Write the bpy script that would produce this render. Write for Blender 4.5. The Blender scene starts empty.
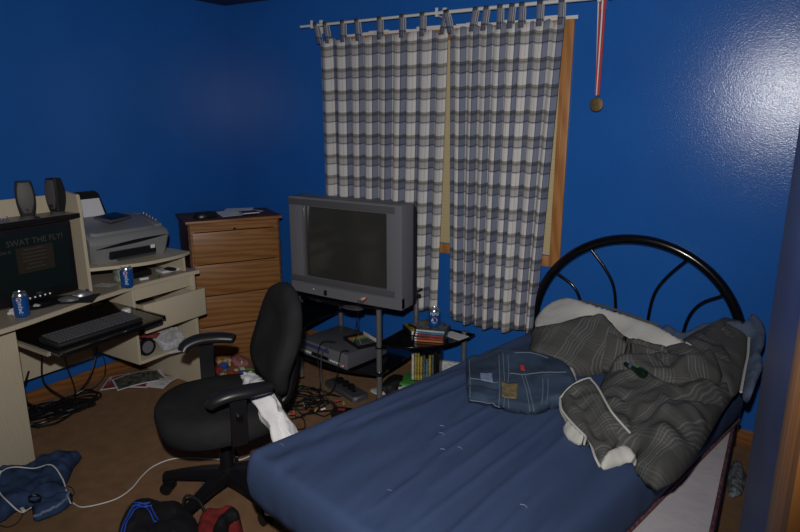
import bpy, bmesh, math, random
from mathutils import Vector, Matrix, noise, geometry
random.seed(4)
S = bpy.context.scene
COL = S.collection
PI = math.pi
# ------------------------------------------------------------------ camera, world, light, exposure
HC = 1.667
PITCH = math.atan(151 / 618); YAW = math.atan(397 / math.hypot(618, 151))
F = Vector((-math.sin(YAW) * math.cos(PITCH), math.cos(YAW) * math.cos(PITCH), -math.sin(PITCH)))
R = Vector((math.cos(YAW), math.sin(YAW), 0)); U = R.cross(F)
cam = bpy.data.objects.new('camera', bpy.data.cameras.new('camera')); COL.objects.link(cam)
cam.data.sensor_width = 36; cam.data.lens = 618 / 800 * 36; cam.data.clip_start = 0.02
cam.matrix_world = Matrix(((R.x, U.x, -F.x, 0), (R.y, U.y, -F.y, 0), (R.z, U.z, -F.z, HC), (0, 0, 0, 1)))
S.camera = cam
w = bpy.data.worlds.new('world'); S.world = w; w.use_nodes = True
w.node_tree.nodes['Background'].inputs[0].default_value = (0.02, 0.03, 0.05, 1)
w.node_tree.nodes['Background'].inputs[1].default_value = 0.3
fl = bpy.data.lights.new('camera_flash', 'SPOT'); fl.energy = 215; fl.shadow_soft_size = 0.025
fl.spot_size = math.radians(118); fl.spot_blend = 0.95; fl.color = (1.0, 0.97, 0.93)
flo = bpy.data.objects.new('camera_flash', fl); COL.objects.link(flo)
flo.location = (-0.05, 0.0, HC + 0.2)
flo.rotation_euler = Vector((-0.58, 0.85, -0.13)).to_track_quat('-Z', 'Y').to_euler()
S.view_settings.view_transform = 'Standard'; S.view_settings.look = 'None'
S.view_settings.gamma = 1; S.view_settings.use_curve_mapping = False
S.view_settings.exposure = 0.0

def ray(px, py): return F * 618 + R * (px - 400) + U * (266 - py)
def atz(px, py, z):
    d = ray(px, py); t = (z - HC) / d.z; return Vector((d.x * t, d.y * t, z))
def aty(px, py, y):
    d = ray(px, py); t = y / d.y; return Vector((d.x * t, y, HC + d.z * t))

# ------------------------------------------------------------------ materials
def nmat(name):
    m = bpy.data.materials.new(name); m.use_nodes = True
    return m, m.node_tree, m.node_tree.nodes['Principled BSDF']
def mat(name, col, rough=0.5, metal=0.0, bump=None, var=None, coat=0.0, emis=None, spec=0.5, sheen=0.0):
    m, t, b = nmat(name)
    b.inputs['Base Color'].default_value = (*col, 1); b.inputs['Roughness'].default_value = rough
    b.inputs['Metallic'].default_value = metal; b.inputs['Coat Weight'].default_value = coat
    b.inputs['Specular IOR Level'].default_value = spec
    if sheen: b.inputs['Sheen Weight'].default_value = sheen
    if emis:
        b.inputs['Emission Color'].default_value = (*emis[0], 1); b.inputs['Emission Strength'].default_value = emis[1]
    tc = t.nodes.new('ShaderNodeTexCoord')
    if var:
        n = t.nodes.new('ShaderNodeTexNoise'); n.inputs['Scale'].default_value = var[0]; n.inputs['Detail'].default_value = 5
        t.links.new(tc.outputs['Object'], n.inputs['Vector'])
        r = t.nodes.new('ShaderNodeValToRGB'); a = var[1]
        r.color_ramp.elements[0].position = .3; r.color_ramp.elements[1].position = .7
        r.color_ramp.elements[0].color = (*[c * (1 - a) for c in col], 1)
        r.color_ramp.elements[1].color = (*[min(1, c * (1 + a)) for c in col], 1)
        t.links.new(n.outputs['Fac'], r.inputs['Fac']); t.links.new(r.outputs['Color'], b.inputs['Base Color'])
    if bump:
        n2 = t.nodes.new('ShaderNodeTexNoise'); n2.inputs['Scale'].default_value = bump[0]; n2.inputs['Detail'].default_value = 3
        t.links.new(tc.outputs['Object'], n2.inputs['Vector'])
        bp = t.nodes.new('ShaderNodeBump'); bp.inputs['Strength'].default_value = bump[1]; bp.inputs['Distance'].default_value = bump[2] if len(bump) > 2 else 0.005
        t.links.new(n2.outputs['Fac'], bp.inputs['Height']); t.links.new(bp.outputs['Normal'], b.inputs['Normal'])
    return m
def wood(name, c1, c2, scale, stretch, rough=.4, dist=6, rot=(0, 0, 0)):
    m, t, b = nmat(name)
    tc = t.nodes.new('ShaderNodeTexCoord'); mp = t.nodes.new('ShaderNodeMapping'); mp.inputs['Scale'].default_value = stretch
    mp.inputs['Rotation'].default_value = rot
    wv = t.nodes.new('ShaderNodeTexNoise'); wv.inputs['Scale'].default_value = scale; wv.inputs['Detail'].default_value = 6; wv.inputs['Distortion'].default_value = dist * .1
    ws = t.nodes.new('ShaderNodeTexWave'); ws.inputs['Scale'].default_value = scale * .6; ws.inputs['Distortion'].default_value = dist; ws.inputs['Detail'].default_value = 2
    ws.bands_direction = 'DIAGONAL'
    mx = t.nodes.new('ShaderNodeMix'); mx.data_type = 'FLOAT'; mx.inputs[0].default_value = .45
    r = t.nodes.new('ShaderNodeValToRGB'); r.color_ramp.elements[0].color = (*c1, 1); r.color_ramp.elements[1].color = (*c2, 1)
    r.color_ramp.elements[0].position = .3; r.color_ramp.elements[1].position = .65
    t.links.new(tc.outputs['Object'], mp.inputs[0]); t.links.new(mp.outputs[0], wv.inputs['Vector']); t.links.new(mp.outputs[0], ws.inputs['Vector'])
    t.links.new(wv.outputs['Fac'], mx.inputs[2]); t.links.new(ws.outputs['Fac'], mx.inputs[3])
    t.links.new(mx.outputs[0], r.inputs['Fac']); t.links.new(r.outputs['Color'], b.inputs['Base Color'])
    b.inputs['Roughness'].default_value = rough
    return m
def bands(t, sock, period, stops, offset=0.0):
    """periodic constant colour ramp over one coordinate; stops = [(pos, colour)]"""
    mu = t.nodes.new('ShaderNodeMath'); mu.operation = 'MULTIPLY_ADD'; mu.inputs[1].default_value = 1 / period; mu.inputs[2].default_value = offset
    fr = t.nodes.new('ShaderNodeMath'); fr.operation = 'FRACT'
    r = t.nodes.new('ShaderNodeValToRGB'); r.color_ramp.interpolation = 'CONSTANT'
    t.links.new(sock, mu.inputs[0]); t.links.new(mu.outputs[0], fr.inputs[0]); t.links.new(fr.outputs[0], r.inputs[0])
    e = r.color_ramp.elements
    e[0].position = 0; e[0].color = (*stops[0][1], 1); e[1].position = stops[1][0]; e[1].color = (*stops[1][1], 1)
    for p, c in stops[2:]:
        x = e.new(p); x.color = (*c, 1)
    return r.outputs[0]
def plaid_mat(name, base, pu, pv, su, sv, rough=.9):
    m, t, b = nmat(name)
    uv = t.nodes.new('ShaderNodeUVMap'); uv.uv_map = 'UVMap'
    sp = t.nodes.new('ShaderNodeSeparateXYZ'); t.links.new(uv.outputs[0], sp.inputs[0])
    a = bands(t, sp.outputs[0], pu, su); c = bands(t, sp.outputs[1], pv, sv)
    mx = t.nodes.new('ShaderNodeMix'); mx.data_type = 'RGBA'; mx.blend_type = 'MULTIPLY'; mx.inputs[0].default_value = 1
    t.links.new(a, mx.inputs[6]); t.links.new(c, mx.inputs[7])
    m2 = t.nodes.new('ShaderNodeMix'); m2.data_type = 'RGBA'; m2.blend_type = 'MULTIPLY'; m2.inputs[0].default_value = 1
    m2.inputs[7].default_value = (*base, 1); t.links.new(mx.outputs[2], m2.inputs[6]); t.links.new(m2.outputs[2], b.inputs['Base Color'])
    b.inputs['Roughness'].default_value = rough; b.inputs['Specular IOR Level'].default_value = .15
    return m
W3 = (1, 1, 1)
M = {}
M['wall'] = mat('blue_wall_paint', (0.017, 0.122, 0.46), .19, bump=(170, .30, .0022), var=(2.5, .05), spec=.40)
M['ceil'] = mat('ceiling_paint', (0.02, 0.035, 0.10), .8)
M['carpet'] = mat('brown_carpet', (0.31, 0.18, 0.10), .95, bump=(420, .8, .01), var=(14, .14), spec=.1)
M['baseboard'] = wood('oak_baseboard', (.20, .08, .026), (.28, .12, .04), 4, (1, 1, 8))
M['casing'] = wood('window_casing_oak', (.36, .15, .045), (.46, .21, .07), 5, (4, 4, .6))
M['jamb'] = wood('door_jamb_oak', (.26, .10, .025), (.36, .15, .04), 5, (6, 6, .7), rough=.45)
M['dresser'] = wood('dresser_oak', (.23, .098, .032), (.33, .15, .05), 3.2, (.7, .7, 9), dist=7)
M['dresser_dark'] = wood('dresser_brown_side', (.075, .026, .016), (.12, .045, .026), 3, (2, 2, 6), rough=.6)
M['desk'] = wood('desk_pale_maple', (.53, .46, .34), (.56, .49, .365), 9, (8, 8, .8), dist=5, rough=.5)
M['desktop'] = mat('desk_top_laminate', (.36, .31, .25), .45, var=(40, .06))
M['blackplastic'] = mat('black_plastic', (.008, .008, .010), .35)
M['blackmatte'] = mat('black_matte', (.010, .010, .011), .7, bump=(200, .2))
M['gloss'] = mat('black_gloss_shelf', (.006, .006, .008), .15, coat=.3)
M['blackmetal'] = mat('black_gloss_metal', (.005, .005, .006), .18, coat=.6)
M['silverpost'] = mat('silver_post', (.33, .33, .35), .35, .7)
M['tvgrey'] = mat('tv_grey_plastic', (.155, .155, .175), .45)
M['tvdark'] = mat('tv_dark_grey_plastic', (.085, .085, .095), .45)
M['tvblack'] = mat('tv_rear_black', (.008, .008, .009), .6)
M['crt'] = mat('tv_glass', (.036, .036, .035), .14, spec=.6)
M['vcr'] = mat('receiver_grey', (.12, .125, .15), .4, .2)
M['printer'] = mat('printer_grey', (.22, .225, .23), .4)
M['printer_top'] = mat('printer_top_grey', (.19, .195, .21), .35)
M['speaker'] = mat('speaker_grey', (.085, .078, .080), .6)
M['paper'] = mat('white_paper', (.62, .62, .66), .8)
M['papertext'] = mat('printed_paper', (.52, .52, .54), .8, var=(60, .35))
M['white'] = mat('white_paint', (.72, .72, .72), .5)
M['whitecloth'] = mat('white_cotton', (.78, .77, .78), .9, bump=(30, .4, .01))
M['lining'] = mat('comforter_lining', (.50, .49, .46), .95, bump=(60, .3, .006), spec=.1)
M['chairfabric'] = mat('black_chair_fabric', (.022, .022, .024), .95, bump=(350, .6, .004), var=(9, .25), spec=.15)
M['armpad'] = mat('armrest_rubber', (.014, .014, .016), .38)
M['sheet'] = mat('blue_sheet', (.043, .070, .150), .85, bump=(120, .12, .004), var=(3, .08), spec=.2)
M['boxtick'] = mat('box_spring_ticking', (.50, .47, .50), .9, bump=(14, .4, .01), var=(10, .06))
M['burgundy'] = mat('burgundy_piping', (.13, .05, .06), .9, var=(60, .7))
M['denim'] = mat('denim', (.036, .056, .092), .95, bump=(160, .5, .004), var=(9, .4), spec=.1)
M['denimdark'] = mat('dark_denim', (.030, .055, .120), .95, bump=(60, .6, .006), var=(10, .45), spec=.1)
M['denimpale'] = mat('faded_denim', (.16, .21, .32), .95, var=(30, .3))
M['stitch'] = mat('denim_stitching', (.12, .15, .22), .9)
M['leather'] = mat('tan_leather_patch', (.16, .12, .055), .8, var=(60, .4))
M['bluegrey'] = mat('blue_grey_blanket', (.075, .105, .17), .95, bump=(40, .5, .008), var=(8, .25))
M['red'] = mat('red_plastic', (.45, .03, .03), .5)
M['redcloth'] = mat('red_cloth', (.20, .014, .014), .8, var=(20, .3))
M['yellow'] = mat('yellow_plastic', (.55, .38, .04), .5)
M['green'] = mat('green_plastic', (.06, .28, .05), .5)
M['teal'] = mat('teal_mat', (.02, .14, .12), .8)
M['cream'] = mat('cream_plastic', (.5, .42, .28), .6)
M['bluep'] = mat('blue_plastic', (.03, .10, .45), .5)
M['canblue'] = mat('blue_can', (.012, .11, .42), .25, .35, coat=.5)
M['cansilver'] = mat('aluminium', (.55, .56, .58), .25, .9)
M['cangreen'] = mat('silver_green_can', (.30, .36, .30), .3, .5, var=(50, .5))
M['canwhite'] = mat('can_white_ink', (.75, .78, .82), .4)
M['screen'] = mat('monitor_screen', (.006, .009, .009), .25, emis=((.003, .008, .009), .2))
M['screenbox'] = mat('screen_text_panel', (.018, .015, .012), .3, emis=((.03, .022, .014), .15))
M['screentext'] = mat('screen_lettering', (.03, .027, .025), .3, emis=((.05, .04, .03), .25))
M['led'] = mat('lit_led', (.5, .5, .5), .4, emis=((.7, .75, .8), .25))
M['bottle'] = mat('dark_green_bottle_glass', (.004, .016, .006), .08, coat=.5)
M['gold'] = mat('bronze_medal', (.13, .085, .035), .45, .6, bump=(90, .6, .003))
M['blind'] = mat('beige_blind', (.62, .52, .30), .7)
M['greyjunk'] = mat('grey_speckled_fabric', (.16, .18, .20), .9, var=(45, .9))
M['navy'] = mat('navy_plastic', (.012, .02, .06), .4)
M['backpack'] = mat('black_nylon', (.007, .007, .009), .6, bump=(25, .5, .01))
M['blueline'] = mat('blue_piping', (.02, .08, .5), .5)
M['dullgrey'] = mat('grey_power_strip', (.06, .063, .072), .45)
M['print1'] = mat('printed_cover_dark', (.10, .105, .09), .35, var=(45, .9))
M['print2'] = mat('printed_cover_yellow', (.35, .28, .06), .4, var=(50, .8))
M['print3'] = mat('printed_cover_red', (.28, .05, .05), .4, var=(40, .5))
M['print4'] = mat('printed_cover_blue', (.06, .18, .33), .4, var=(40, .5))
M['printpink'] = mat('pink_carton', (.40, .24, .24), .7, var=(22, .3))
M['orange'] = mat('orange_print', (.5, .16, .03), .5)
M['doorblue'] = mat('dark_blue_door_gloss', (.014, .030, .125), .42, var=(14, .25), bump=(20, .25, .004))
navy = (.11, .12, .18); bg = (.30, .335, .47); ol = (.44, .44, .41); gr = (.66, .66, .68); tan = (.84, .74, .68)
M['plaid'] = plaid_mat('plaid_curtain', (.68, .67, .66), .145, .137,
    [(0, W3), (.15, tan), (.18, W3), (.32, navy), (.345, bg), (.61, navy), (.635, gr), (.72, tan), (.75, gr), (.88, W3)],
    [(0, W3), (.34, ol), (.44, (.22, .23, .27)), (.465, ol), (.53, gr), (.77, navy), (.80, gr), (.84, W3)])
def grid_mat(name, base, line, rough=.95):
    m, t, b = nmat(name)
    uv = t.nodes.new('ShaderNodeUVMap'); uv.uv_map = 'UVMap'
    nz = t.nodes.new('ShaderNodeTexNoise'); nz.inputs['Scale'].default_value = 7; nz.inputs['Detail'].default_value = 1
    vm = t.nodes.new('ShaderNodeVectorMath'); vm.operation = 'SCALE'; vm.inputs[3].default_value = .05
    va = t.nodes.new('ShaderNodeVectorMath'); va.operation = 'ADD'
    t.links.new(uv.outputs[0], nz.inputs['Vector']); t.links.new(nz.outputs['Color'], vm.inputs[0])
    t.links.new(vm.outputs[0], va.inputs[0]); t.links.new(uv.outputs[0], va.inputs[1])
    sp = t.nodes.new('ShaderNodeSeparateXYZ'); t.links.new(va.outputs[0], sp.inputs[0])
    z = (0, 0, 0); h = (.55, .55, .55); l = (1, 1, 1)
    a = bands(t, sp.outputs[0], .13, [(0, z), (.06, l), (.10, z), (.16, h), (.20, z), (.26, l), (.30, z), (.36, h), (.40, z), (.46, l), (.50, z), (.56, h), (.60, z)])
    c = bands(t, sp.outputs[1], .15, [(0, z), (.45, l), (.48, z), (.56, h), (.59, z), (.67, l), (.70, z), (.78, h), (.81, z)])
    ad = t.nodes.new('ShaderNodeMix'); ad.data_type = 'RGBA'; ad.blend_type = 'ADD'; ad.inputs[0].default_value = .55
    t.links.new(a, ad.inputs[6]); t.links.new(c, ad.inputs[7])
    mx = t.nodes.new('ShaderNodeMix'); mx.data_type = 'RGBA'; mx.inputs[6].default_value = (*base, 1); mx.inputs[7].default_value = (*line, 1)
    t.links.new(ad.outputs[2], mx.inputs[0]); t.links.new(mx.outputs[2], b.inputs['Base Color'])
    b.inputs['Roughness'].default_value = rough; b.inputs['Specular IOR Level'].default_value = .12
    return m
M['comforter'] = grid_mat('grey_plaid_comforter', (.070, .070, .068), (.125, .125, .125))
M['comfplain'] = mat('grey_comforter_plain', (.085, .084, .080), .95, bump=(90, .3, .004), spec=.1)

# ------------------------------------------------------------------ mesh builder
class MB:
    def __init__(s): s.bm = bmesh.new(); s.uv = None
    def box(s, x0, x1, y0, y1, z0, z1, bev=0):
        b2 = bmesh.new()
        r = bmesh.ops.create_cube(b2, size=1)
        for v in r['verts']:
            v.co = Vector(((x0 + x1) / 2 + v.co.x * (x1 - x0), (y0 + y1) / 2 + v.co.y * (y1 - y0), (z0 + z1) / 2 + v.co.z * (z1 - z0)))
        if bev: bmesh.ops.bevel(b2, geom=list(b2.edges), offset=bev, segments=2, affect='EDGES', profile=.6)
        s._add(b2); return s
    def _add(s, b2, mtx=None):
        if mtx: bmesh.ops.transform(b2, matrix=mtx, verts=b2.verts)
        me = bpy.data.meshes.new('t'); b2.to_mesh(me); b2.free(); s.bm.from_mesh(me); bpy.data.meshes.remove(me)
    def obox(s, c, size, rz=0, rx=0, ry=0, bev=0):
        b2 = MB(); b2.box(-size[0] / 2, size[0] / 2, -size[1] / 2, size[1] / 2, -size[2] / 2, size[2] / 2, bev)
        s._add(b2.bm, Matrix.Translation(c) @ Matrix.Rotation(rz, 4, 'Z') @ Matrix.Rotation(rx, 4, 'X') @ Matrix.Rotation(ry, 4, 'Y')); return s
    def tube(s, pts, r, n=8, cap=True):
        pts = [Vector(p) for p in pts]; rr = r if isinstance(r, (list, tuple)) else [r] * len(pts)
        rings = []; prev = None
        for i, p in enumerate(pts):
            d = (pts[min(i + 1, len(pts) - 1)] - pts[max(i - 1, 0)])
            d = d.normalized() if d.length > 1e-9 else Vector((0, 0, 1))
            if prev is None: a = d.orthogonal().normalized()
            else:
                a = prev - d * prev.dot(d); a = a.normalized() if a.length > 1e-6 else d.orthogonal().normalized()
            prev = a; b = d.cross(a)
            rings.append([s.bm.verts.new(p + (a * math.cos(2 * PI * k / n) + b * math.sin(2 * PI * k / n)) * rr[i]) for k in range(n)])
        for i in range(len(rings) - 1):
            for k in range(n): s.bm.faces.new((rings[i][k], rings[i][(k + 1) % n], rings[i + 1][(k + 1) % n], rings[i + 1][k]))
        if cap: s.bm.faces.new(rings[0][::-1]); s.bm.faces.new(rings[-1])
        return s
    def cyl(s, p0, p1, r0, r1=None, n=20): return s.tube([p0, p1], [r0, r0 if r1 is None else r1], n)
    def lathe(s, prof, c=(0, 0, 0), n=28, sx=1, sy=1):
        rings = [[s.bm.verts.new((c[0] + r * math.cos(2 * PI * k / n) * sx, c[1] + r * math.sin(2 * PI * k / n) * sy, c[2] + z)) for k in range(n)] for r, z in prof]
        for i in range(len(rings) - 1):
            for k in range(n): s.bm.faces.new((rings[i][k], rings[i][(k + 1) % n], rings[i + 1][(k + 1) % n], rings[i + 1][k]))
        s.bm.faces.new(rings[0][::-1]); s.bm.faces.new(rings[-1]); return s
    def prism(s, out, z0, z1, bev=0):
        b2 = bmesh.new()
        lo = [b2.verts.new((p[0], p[1], z0)) for p in out]; hi = [b2.verts.new((p[0], p[1], z1)) for p in out]
        b2.faces.new(lo[::-1]); b2.faces.new(hi)
        for i in range(len(out)):
            j = (i + 1) % len(out); b2.faces.new((lo[i], lo[j], hi[j], hi[i]))
        bmesh.ops.recalc_face_normals(b2, faces=b2.faces)
        if bev: bmesh.ops.bevel(b2, geom=[e for e in b2.edges if abs(e.verts[0].co.z - e.verts[1].co.z) < 1e-6], offset=bev, segments=2, affect='EDGES')
        s._add(b2); return s
    def prism_m(s, out, z0, z1, mtx, bev=0):
        b2 = MB(); b2.prism(out, z0, z1, bev); s._add(b2.bm, mtx); return s
    def loft(s, rings, cap=True):
        vr = [[s.bm.verts.new(p) for p in r] for r in rings]; n = len(vr[0])
        for i in range(len(vr) - 1):
            for k in range(n): s.bm.faces.new((vr[i][k], vr[i][(k + 1) % n], vr[i + 1][(k + 1) % n], vr[i + 1][k]))
        if cap: s.bm.faces.new(vr[0][::-1]); s.bm.faces.new(vr[-1])
        return s
    def move(s, f):
        for v in s.bm.verts: v.co = Vector(f(v.co))
        return s
    def xf(s, mtx): bmesh.ops.transform(s.bm, matrix=mtx, verts=s.bm.verts); return s
    def build(s, name, m, parent=None, loc=None, rot=None, angle=38, recalc=True):
        if recalc: bmesh.ops.recalc_face_normals(s.bm, faces=s.bm.faces)
        me = bpy.data.meshes.new(name); s.bm.to_mesh(me); s.bm.free()
        for p in me.polygons: p.use_smooth = True
        me.set_sharp_from_angle(angle=math.radians(angle))
        me.materials.append(M[m] if isinstance(m, str) else m)
        o = bpy.data.objects.new(name, me); COL.objects.link(o)
        if loc is not None: o.location = loc
        if rot is not None: o.rotation_euler = rot
        if parent is not None: o.parent = parent
        return o
def tag(o, label=None, cat=None, group=None, kind=None):
    if label: o['label'] = label
    if cat: o['category'] = cat
    if group: o['group'] = group
    if kind: o['kind'] = kind
    return o
def thing(name, label, cat, loc=(0, 0, 0), rz=0, group=None):
    o = bpy.data.objects.new(name, None); COL.objects.link(o); o.location = loc; o.rotation_euler = (0, 0, rz); o.empty_display_size = .05
    return tag(o, label, cat, group)
def recenter(o):
    """put the origin of a top-level mesh at the middle of its base"""
    me = o.data; xs = [v.co for v in me.vertices]
    c = Vector((sum(v.x for v in xs) / len(xs), sum(v.y for v in xs) / len(xs), min(v.z for v in xs)))
    me.transform(Matrix.Translation(-c)); o.location = o.matrix_basis @ c if False else Vector(o.location) + c
    return o
def struct(name, mb, m): o = mb.build(name, m); o['kind'] = 'structure'; return o
def text(name, s, size, m, parent, mtx, bend=None, depth=.0004):
    c = bpy.data.curves.new('txt', 'FONT'); c.body = s; c.size = size; c.extrude = depth; c.align_x = 'CENTER'; c.align_y = 'CENTER'; c.resolution_u = 3
    t = bpy.data.objects.new('txt', c); COL.objects.link(t)
    me = bpy.data.meshes.new_from_object(t); bpy.data.objects.remove(t); bpy.data.curves.remove(c)
    if bend: 
        for v in me.vertices: v.co = Vector(bend(v.co))
    me.transform(mtx); me.materials.clear(); me.materials.append(M[m]); me.name = name
    o = bpy.data.objects.new(name, me); COL.objects.link(o); o.parent = parent
    return o
def smooth_path(ctrl, k=8):
    p = [Vector(c) for c in ctrl]; out = []
    q = [p[0] * 2 - p[1]] + p + [p[-1] * 2 - p[-2]]
    for i in range(1, len(q) - 2):
        for j in range(k):
            t = j / k; a, b, c, d = q[i - 1], q[i], q[i + 1], q[i + 2]
            out.append(.5 * ((2 * b) + (c - a) * t + (2 * a - 5 * b + 4 * c - d) * t * t + (3 * b - a - 3 * c + d) * t ** 3))
    out.append(p[-1]); return out

# ---- soft cloth lump: a closed puffy surface over an outline, with folds and wrinkles
def segd(p, a, b):
    ab = b - a; t = max(0, min(1, (p - a).dot(ab) / max(ab.length_squared, 1e-12))); return (p - a - ab * t).length, t
def lump(name, m, outline, top=.05, under=.02, r=.05, step=.014, folds=(), wr=(.006, 9), seed=0, uvrot=0, parent=None, closed=True, sub=True, floor=None, stretch=None):
    O = [Vector(p) for p in outline]
    # resample the outline smoothly
    Q = []; n = len(O)
    for i in range(n):
        a, b, c, d = O[i - 1], O[i], O[(i + 1) % n], O[(i + 2) % n]
        k = max(1, int((c - b).length / step))
        for j in range(k):
            t = j / k; Q.append(.5 * ((2 * b) + (c - a) * t + (2 * a - 5 * b + 4 * c - d) * t * t + (3 * b - a - 3 * c + d) * t ** 3))
    P2 = [q.xy for q in Q]; nb = len(P2)
    x0 = min(p.x for p in P2); x1 = max(p.x for p in P2); y0 = min(p.y for p in P2); y1 = max(p.y for p in P2)
    def inside(p):
        c = False; j = nb - 1
        for i in range(nb):
            a = P2[i]; b = P2[j]
            if (a.y > p.y) != (b.y > p.y) and p.x < (b.x - a.x) * (p.y - a.y) / (b.y - a.y) + a.x: c = not c
            j = i
        return c
    def dist(p): return min(segd(p, P2[i], P2[(i + 1) % nb])[0] for i in range(nb))
    rnd = random.Random(seed); pts = list(P2)
    yy = y0; row = 0
    while yy < y1:
        xx = x0 + (step * .5 if row % 2 else 0)
        while xx < x1:
            p = Vector((xx + rnd.uniform(-.1, .1) * step, yy))
            if inside(p) and dist(p) > step * .45: pts.append(p)
            xx += step
        yy += step * .87; row += 1
    res = geometry.delaunay_2d_cdt(pts, [(i, (i + 1) % nb) for i in range(nb)], [], 1, 1e-6)
    V, Fc = res[0], res[2]
    cz = [q.z for q in Q]; sk = max(1, nb // 60)
    FL = [([Vector(a).xy if len(a) > 2 else Vector(a) for a in f[0]], f[1], f[2]) for f in folds]
    top_v = []; bot_v = []
    bm = bmesh.new(); uvl = bm.loops.layers.uv.new('UVMap')
    off = Vector((seed * 7.31, seed * 3.17, 0)); cr, sr = math.cos(uvrot), math.sin(uvrot)
    edge = []
    for p in V:
        d = dist(p); w_ = 0; z = 0
        for i in range(0, nb, sk):
            wi = 1 / ((p - P2[i]).length_squared + 1e-5) ** 1.25; w_ += wi; z += wi * cz[i]
        z /= w_
        if d < 1e-4: z = min(zip(((p - a).length for a in P2), cz))[1]
        e = min(d / r, 1); prof = math.sqrt(max(0, 1 - (1 - e) ** 2))
        q = Vector((p.x, p.y, 0)) * wr[1]
        if stretch: q = Vector((q.x * stretch[0], q.y * stretch[1], 0))
        wv = noise.noise(q + off) + .5 * noise.noise(q * 2.1 + off) + (.35 - abs(noise.noise(q * 1.3 + off * 2))) * 1.2
        hh = z + top * prof + wv * wr[0] * min(1, d / (r * .6))
        for pl, amp, wd in FL:
            dd = min(segd(p, pl[i], pl[i + 1])[0] for i in range(len(pl) - 1))
            hh += amp * math.exp(-(dd / wd) ** 2) * min(1, d / (r * .5))
        bb = z - under * prof
        if floor is not None: bb = max(bb, floor); hh = max(hh, bb + .002)
        top_v.append(bm.verts.new((p.x, p.y, hh))); edge.append(d < 1e-4)
        bot_v.append(top_v[-1] if edge[-1] else bm.verts.new((p.x, p.y, bb)))
    def setuv(f):
        for l in f.loops:
            c = l.vert.co; l[uvl].uv = (c.x * cr - c.y * sr, c.x * sr + c.y * cr + c.z * .6)
    for f in Fc:
        try:
            g = bm.faces.new([top_v[i] for i in f]); setuv(g)
            if not all(edge[i] for i in f): g = bm.faces.new([bot_v[i] for i in f][::-1]); setuv(g)
        except ValueError: pass
    bmesh.ops.recalc_face_normals(bm, faces=bm.faces)
    me = bpy.data.meshes.new(name); bm.to_mesh(me); bm.free()
    for p in me.polygons: p.use_smooth = True
    me.materials.append(M[m])
    o = bpy.data.objects.new(name, me); COL.objects.link(o)
    if parent: o.parent = parent
    tops = [v.co.copy() for v in me.vertices]
    def h(x, y):
        best = sorted(((t.x - x) ** 2 + (t.y - y) ** 2, -t.z) for t in tops)[:4]
        return -min(b[1] for b in best)
    return o, h
def drape(name, m, pts, h, r=.0025, parent=None, lift=.001, k=6):
    pp = smooth_path([Vector((p[0], p[1], 0)) for p in pts], k)
    return MB().tube([(p.x, p.y, h(p.x, p.y) + lift) for p in pp], r, 6).build(name, m, parent)

# ------------------------------------------------------------------ the room
XL, XR, YB, YF, ZC = -3.64, 0.42, 3.42, -1.1, 2.44
struct('floor', MB().box(XL - .1, XR + .1, YF - .1, YB + .1, -.08, 0), 'carpet')
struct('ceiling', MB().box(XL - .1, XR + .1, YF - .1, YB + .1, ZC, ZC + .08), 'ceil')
struct('wall_left', MB().box(XL - .1, XL, YF, YB, 0, ZC), 'wall')
struct('wall_right', MB().box(XR, XR + .1, YF, YB, 0, ZC), 'wall')
struct('wall_front', MB().box(XL - .1, XR + .1, YF - .1, YF, 0, ZC), 'wall')
WX0, WX1, WZ0, WZ1 = -2.49, -1.11, .875, 2.095
struct('wall_back', MB().box(XL - .1, WX0, YB, YB + .1, 0, ZC).box(WX1, XR + .1, YB, YB + .1, 0, ZC)
       .box(WX0, WX1, YB, YB + .1, 0, WZ0).box(WX0, WX1, YB, YB + .1, WZ1, ZC), 'wall')
struct('baseboard_left', MB().box(XL, XL + .012, YF, YB - .012, 0, .082, .003), 'baseboard')
struct('baseboard_back', MB().box(XL, XR, YB - .012, YB, 0, .082, .003), 'baseboard')
# window
wn = bpy.data.objects.new('window_1', None); COL.objects.link(wn); wn.location = (-1.8, YB, WZ0); wn['kind'] = 'structure'
def wpart(name, mb, m):
    mb.xf(Matrix.Translation((1.8, -YB, -WZ0))); o = mb.build(name, m, wn); return o
cw = .062
wpart('casing', MB().box(WX0 - cw, WX0, YB - .016, YB, WZ0 - cw, WZ1 + cw, .004).box(WX1, WX1 + cw, YB - .016, YB, WZ0 - cw, WZ1 + cw, .004)
      .box(WX0, WX1, YB - .016, YB, WZ1, WZ1 + cw, .004).box(WX0, WX1, YB - .016, YB, WZ0 - cw, WZ0, .004)
      .box(WX1 + .018, WX1 + .026, YB - .021, YB - .015, WZ0, WZ1 + .02, .002), 'casing')
wpart('sash_frame', MB().box(WX0, WX0 + .04, YB + .05, YB + .08, WZ0, WZ1).box(WX1 - .04, WX1, YB + .05, YB + .08, WZ0, WZ1)
      .box(-1.82, -1.78, YB + .05, YB + .08, WZ0, WZ1).box(WX0, WX1, YB + .05, YB + .08, WZ0, WZ0 + .04).box(WX0, WX1, YB + .05, YB + .08, WZ1 - .04, WZ1), 'white')
wpart('pane', MB().box(WX0 + .04, WX1 - .04, YB + .06, YB + .066, WZ0 + .04, WZ1 - .04), 'crt')
pe = MB()
x = WX0 - cw + .01
while x < WX1 + cw + .01:                # unpainted white wall left along the top of the casing
    x2 = x + random.uniform(.04, .12); x2 = min(x2, WX1 + cw + .012)
    pe.box(x, x2, YB - .003, YB, WZ1 + cw, WZ1 + cw + random.uniform(.014, .028)); x = x2
wpart('paint_edge', pe, 'white')
# blind inside the window
bl = MB()
zz = WZ0 + .01
while zz < WZ1 - .03:
    bl.obox(((WX0 + WX1) / 2, YB + .02, zz), (WX1 - WX0 - .02, .003, .026), rx=.3); zz += .0205
bl.box(WX0 + .01, WX1 - .01, YB + .008, YB + .034, WZ1 - .03, WZ1)
tag(recenter(bl.build('window_blind', 'blind')), 'beige slatted blind in the window behind the plaid curtains', 'blind')

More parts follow.
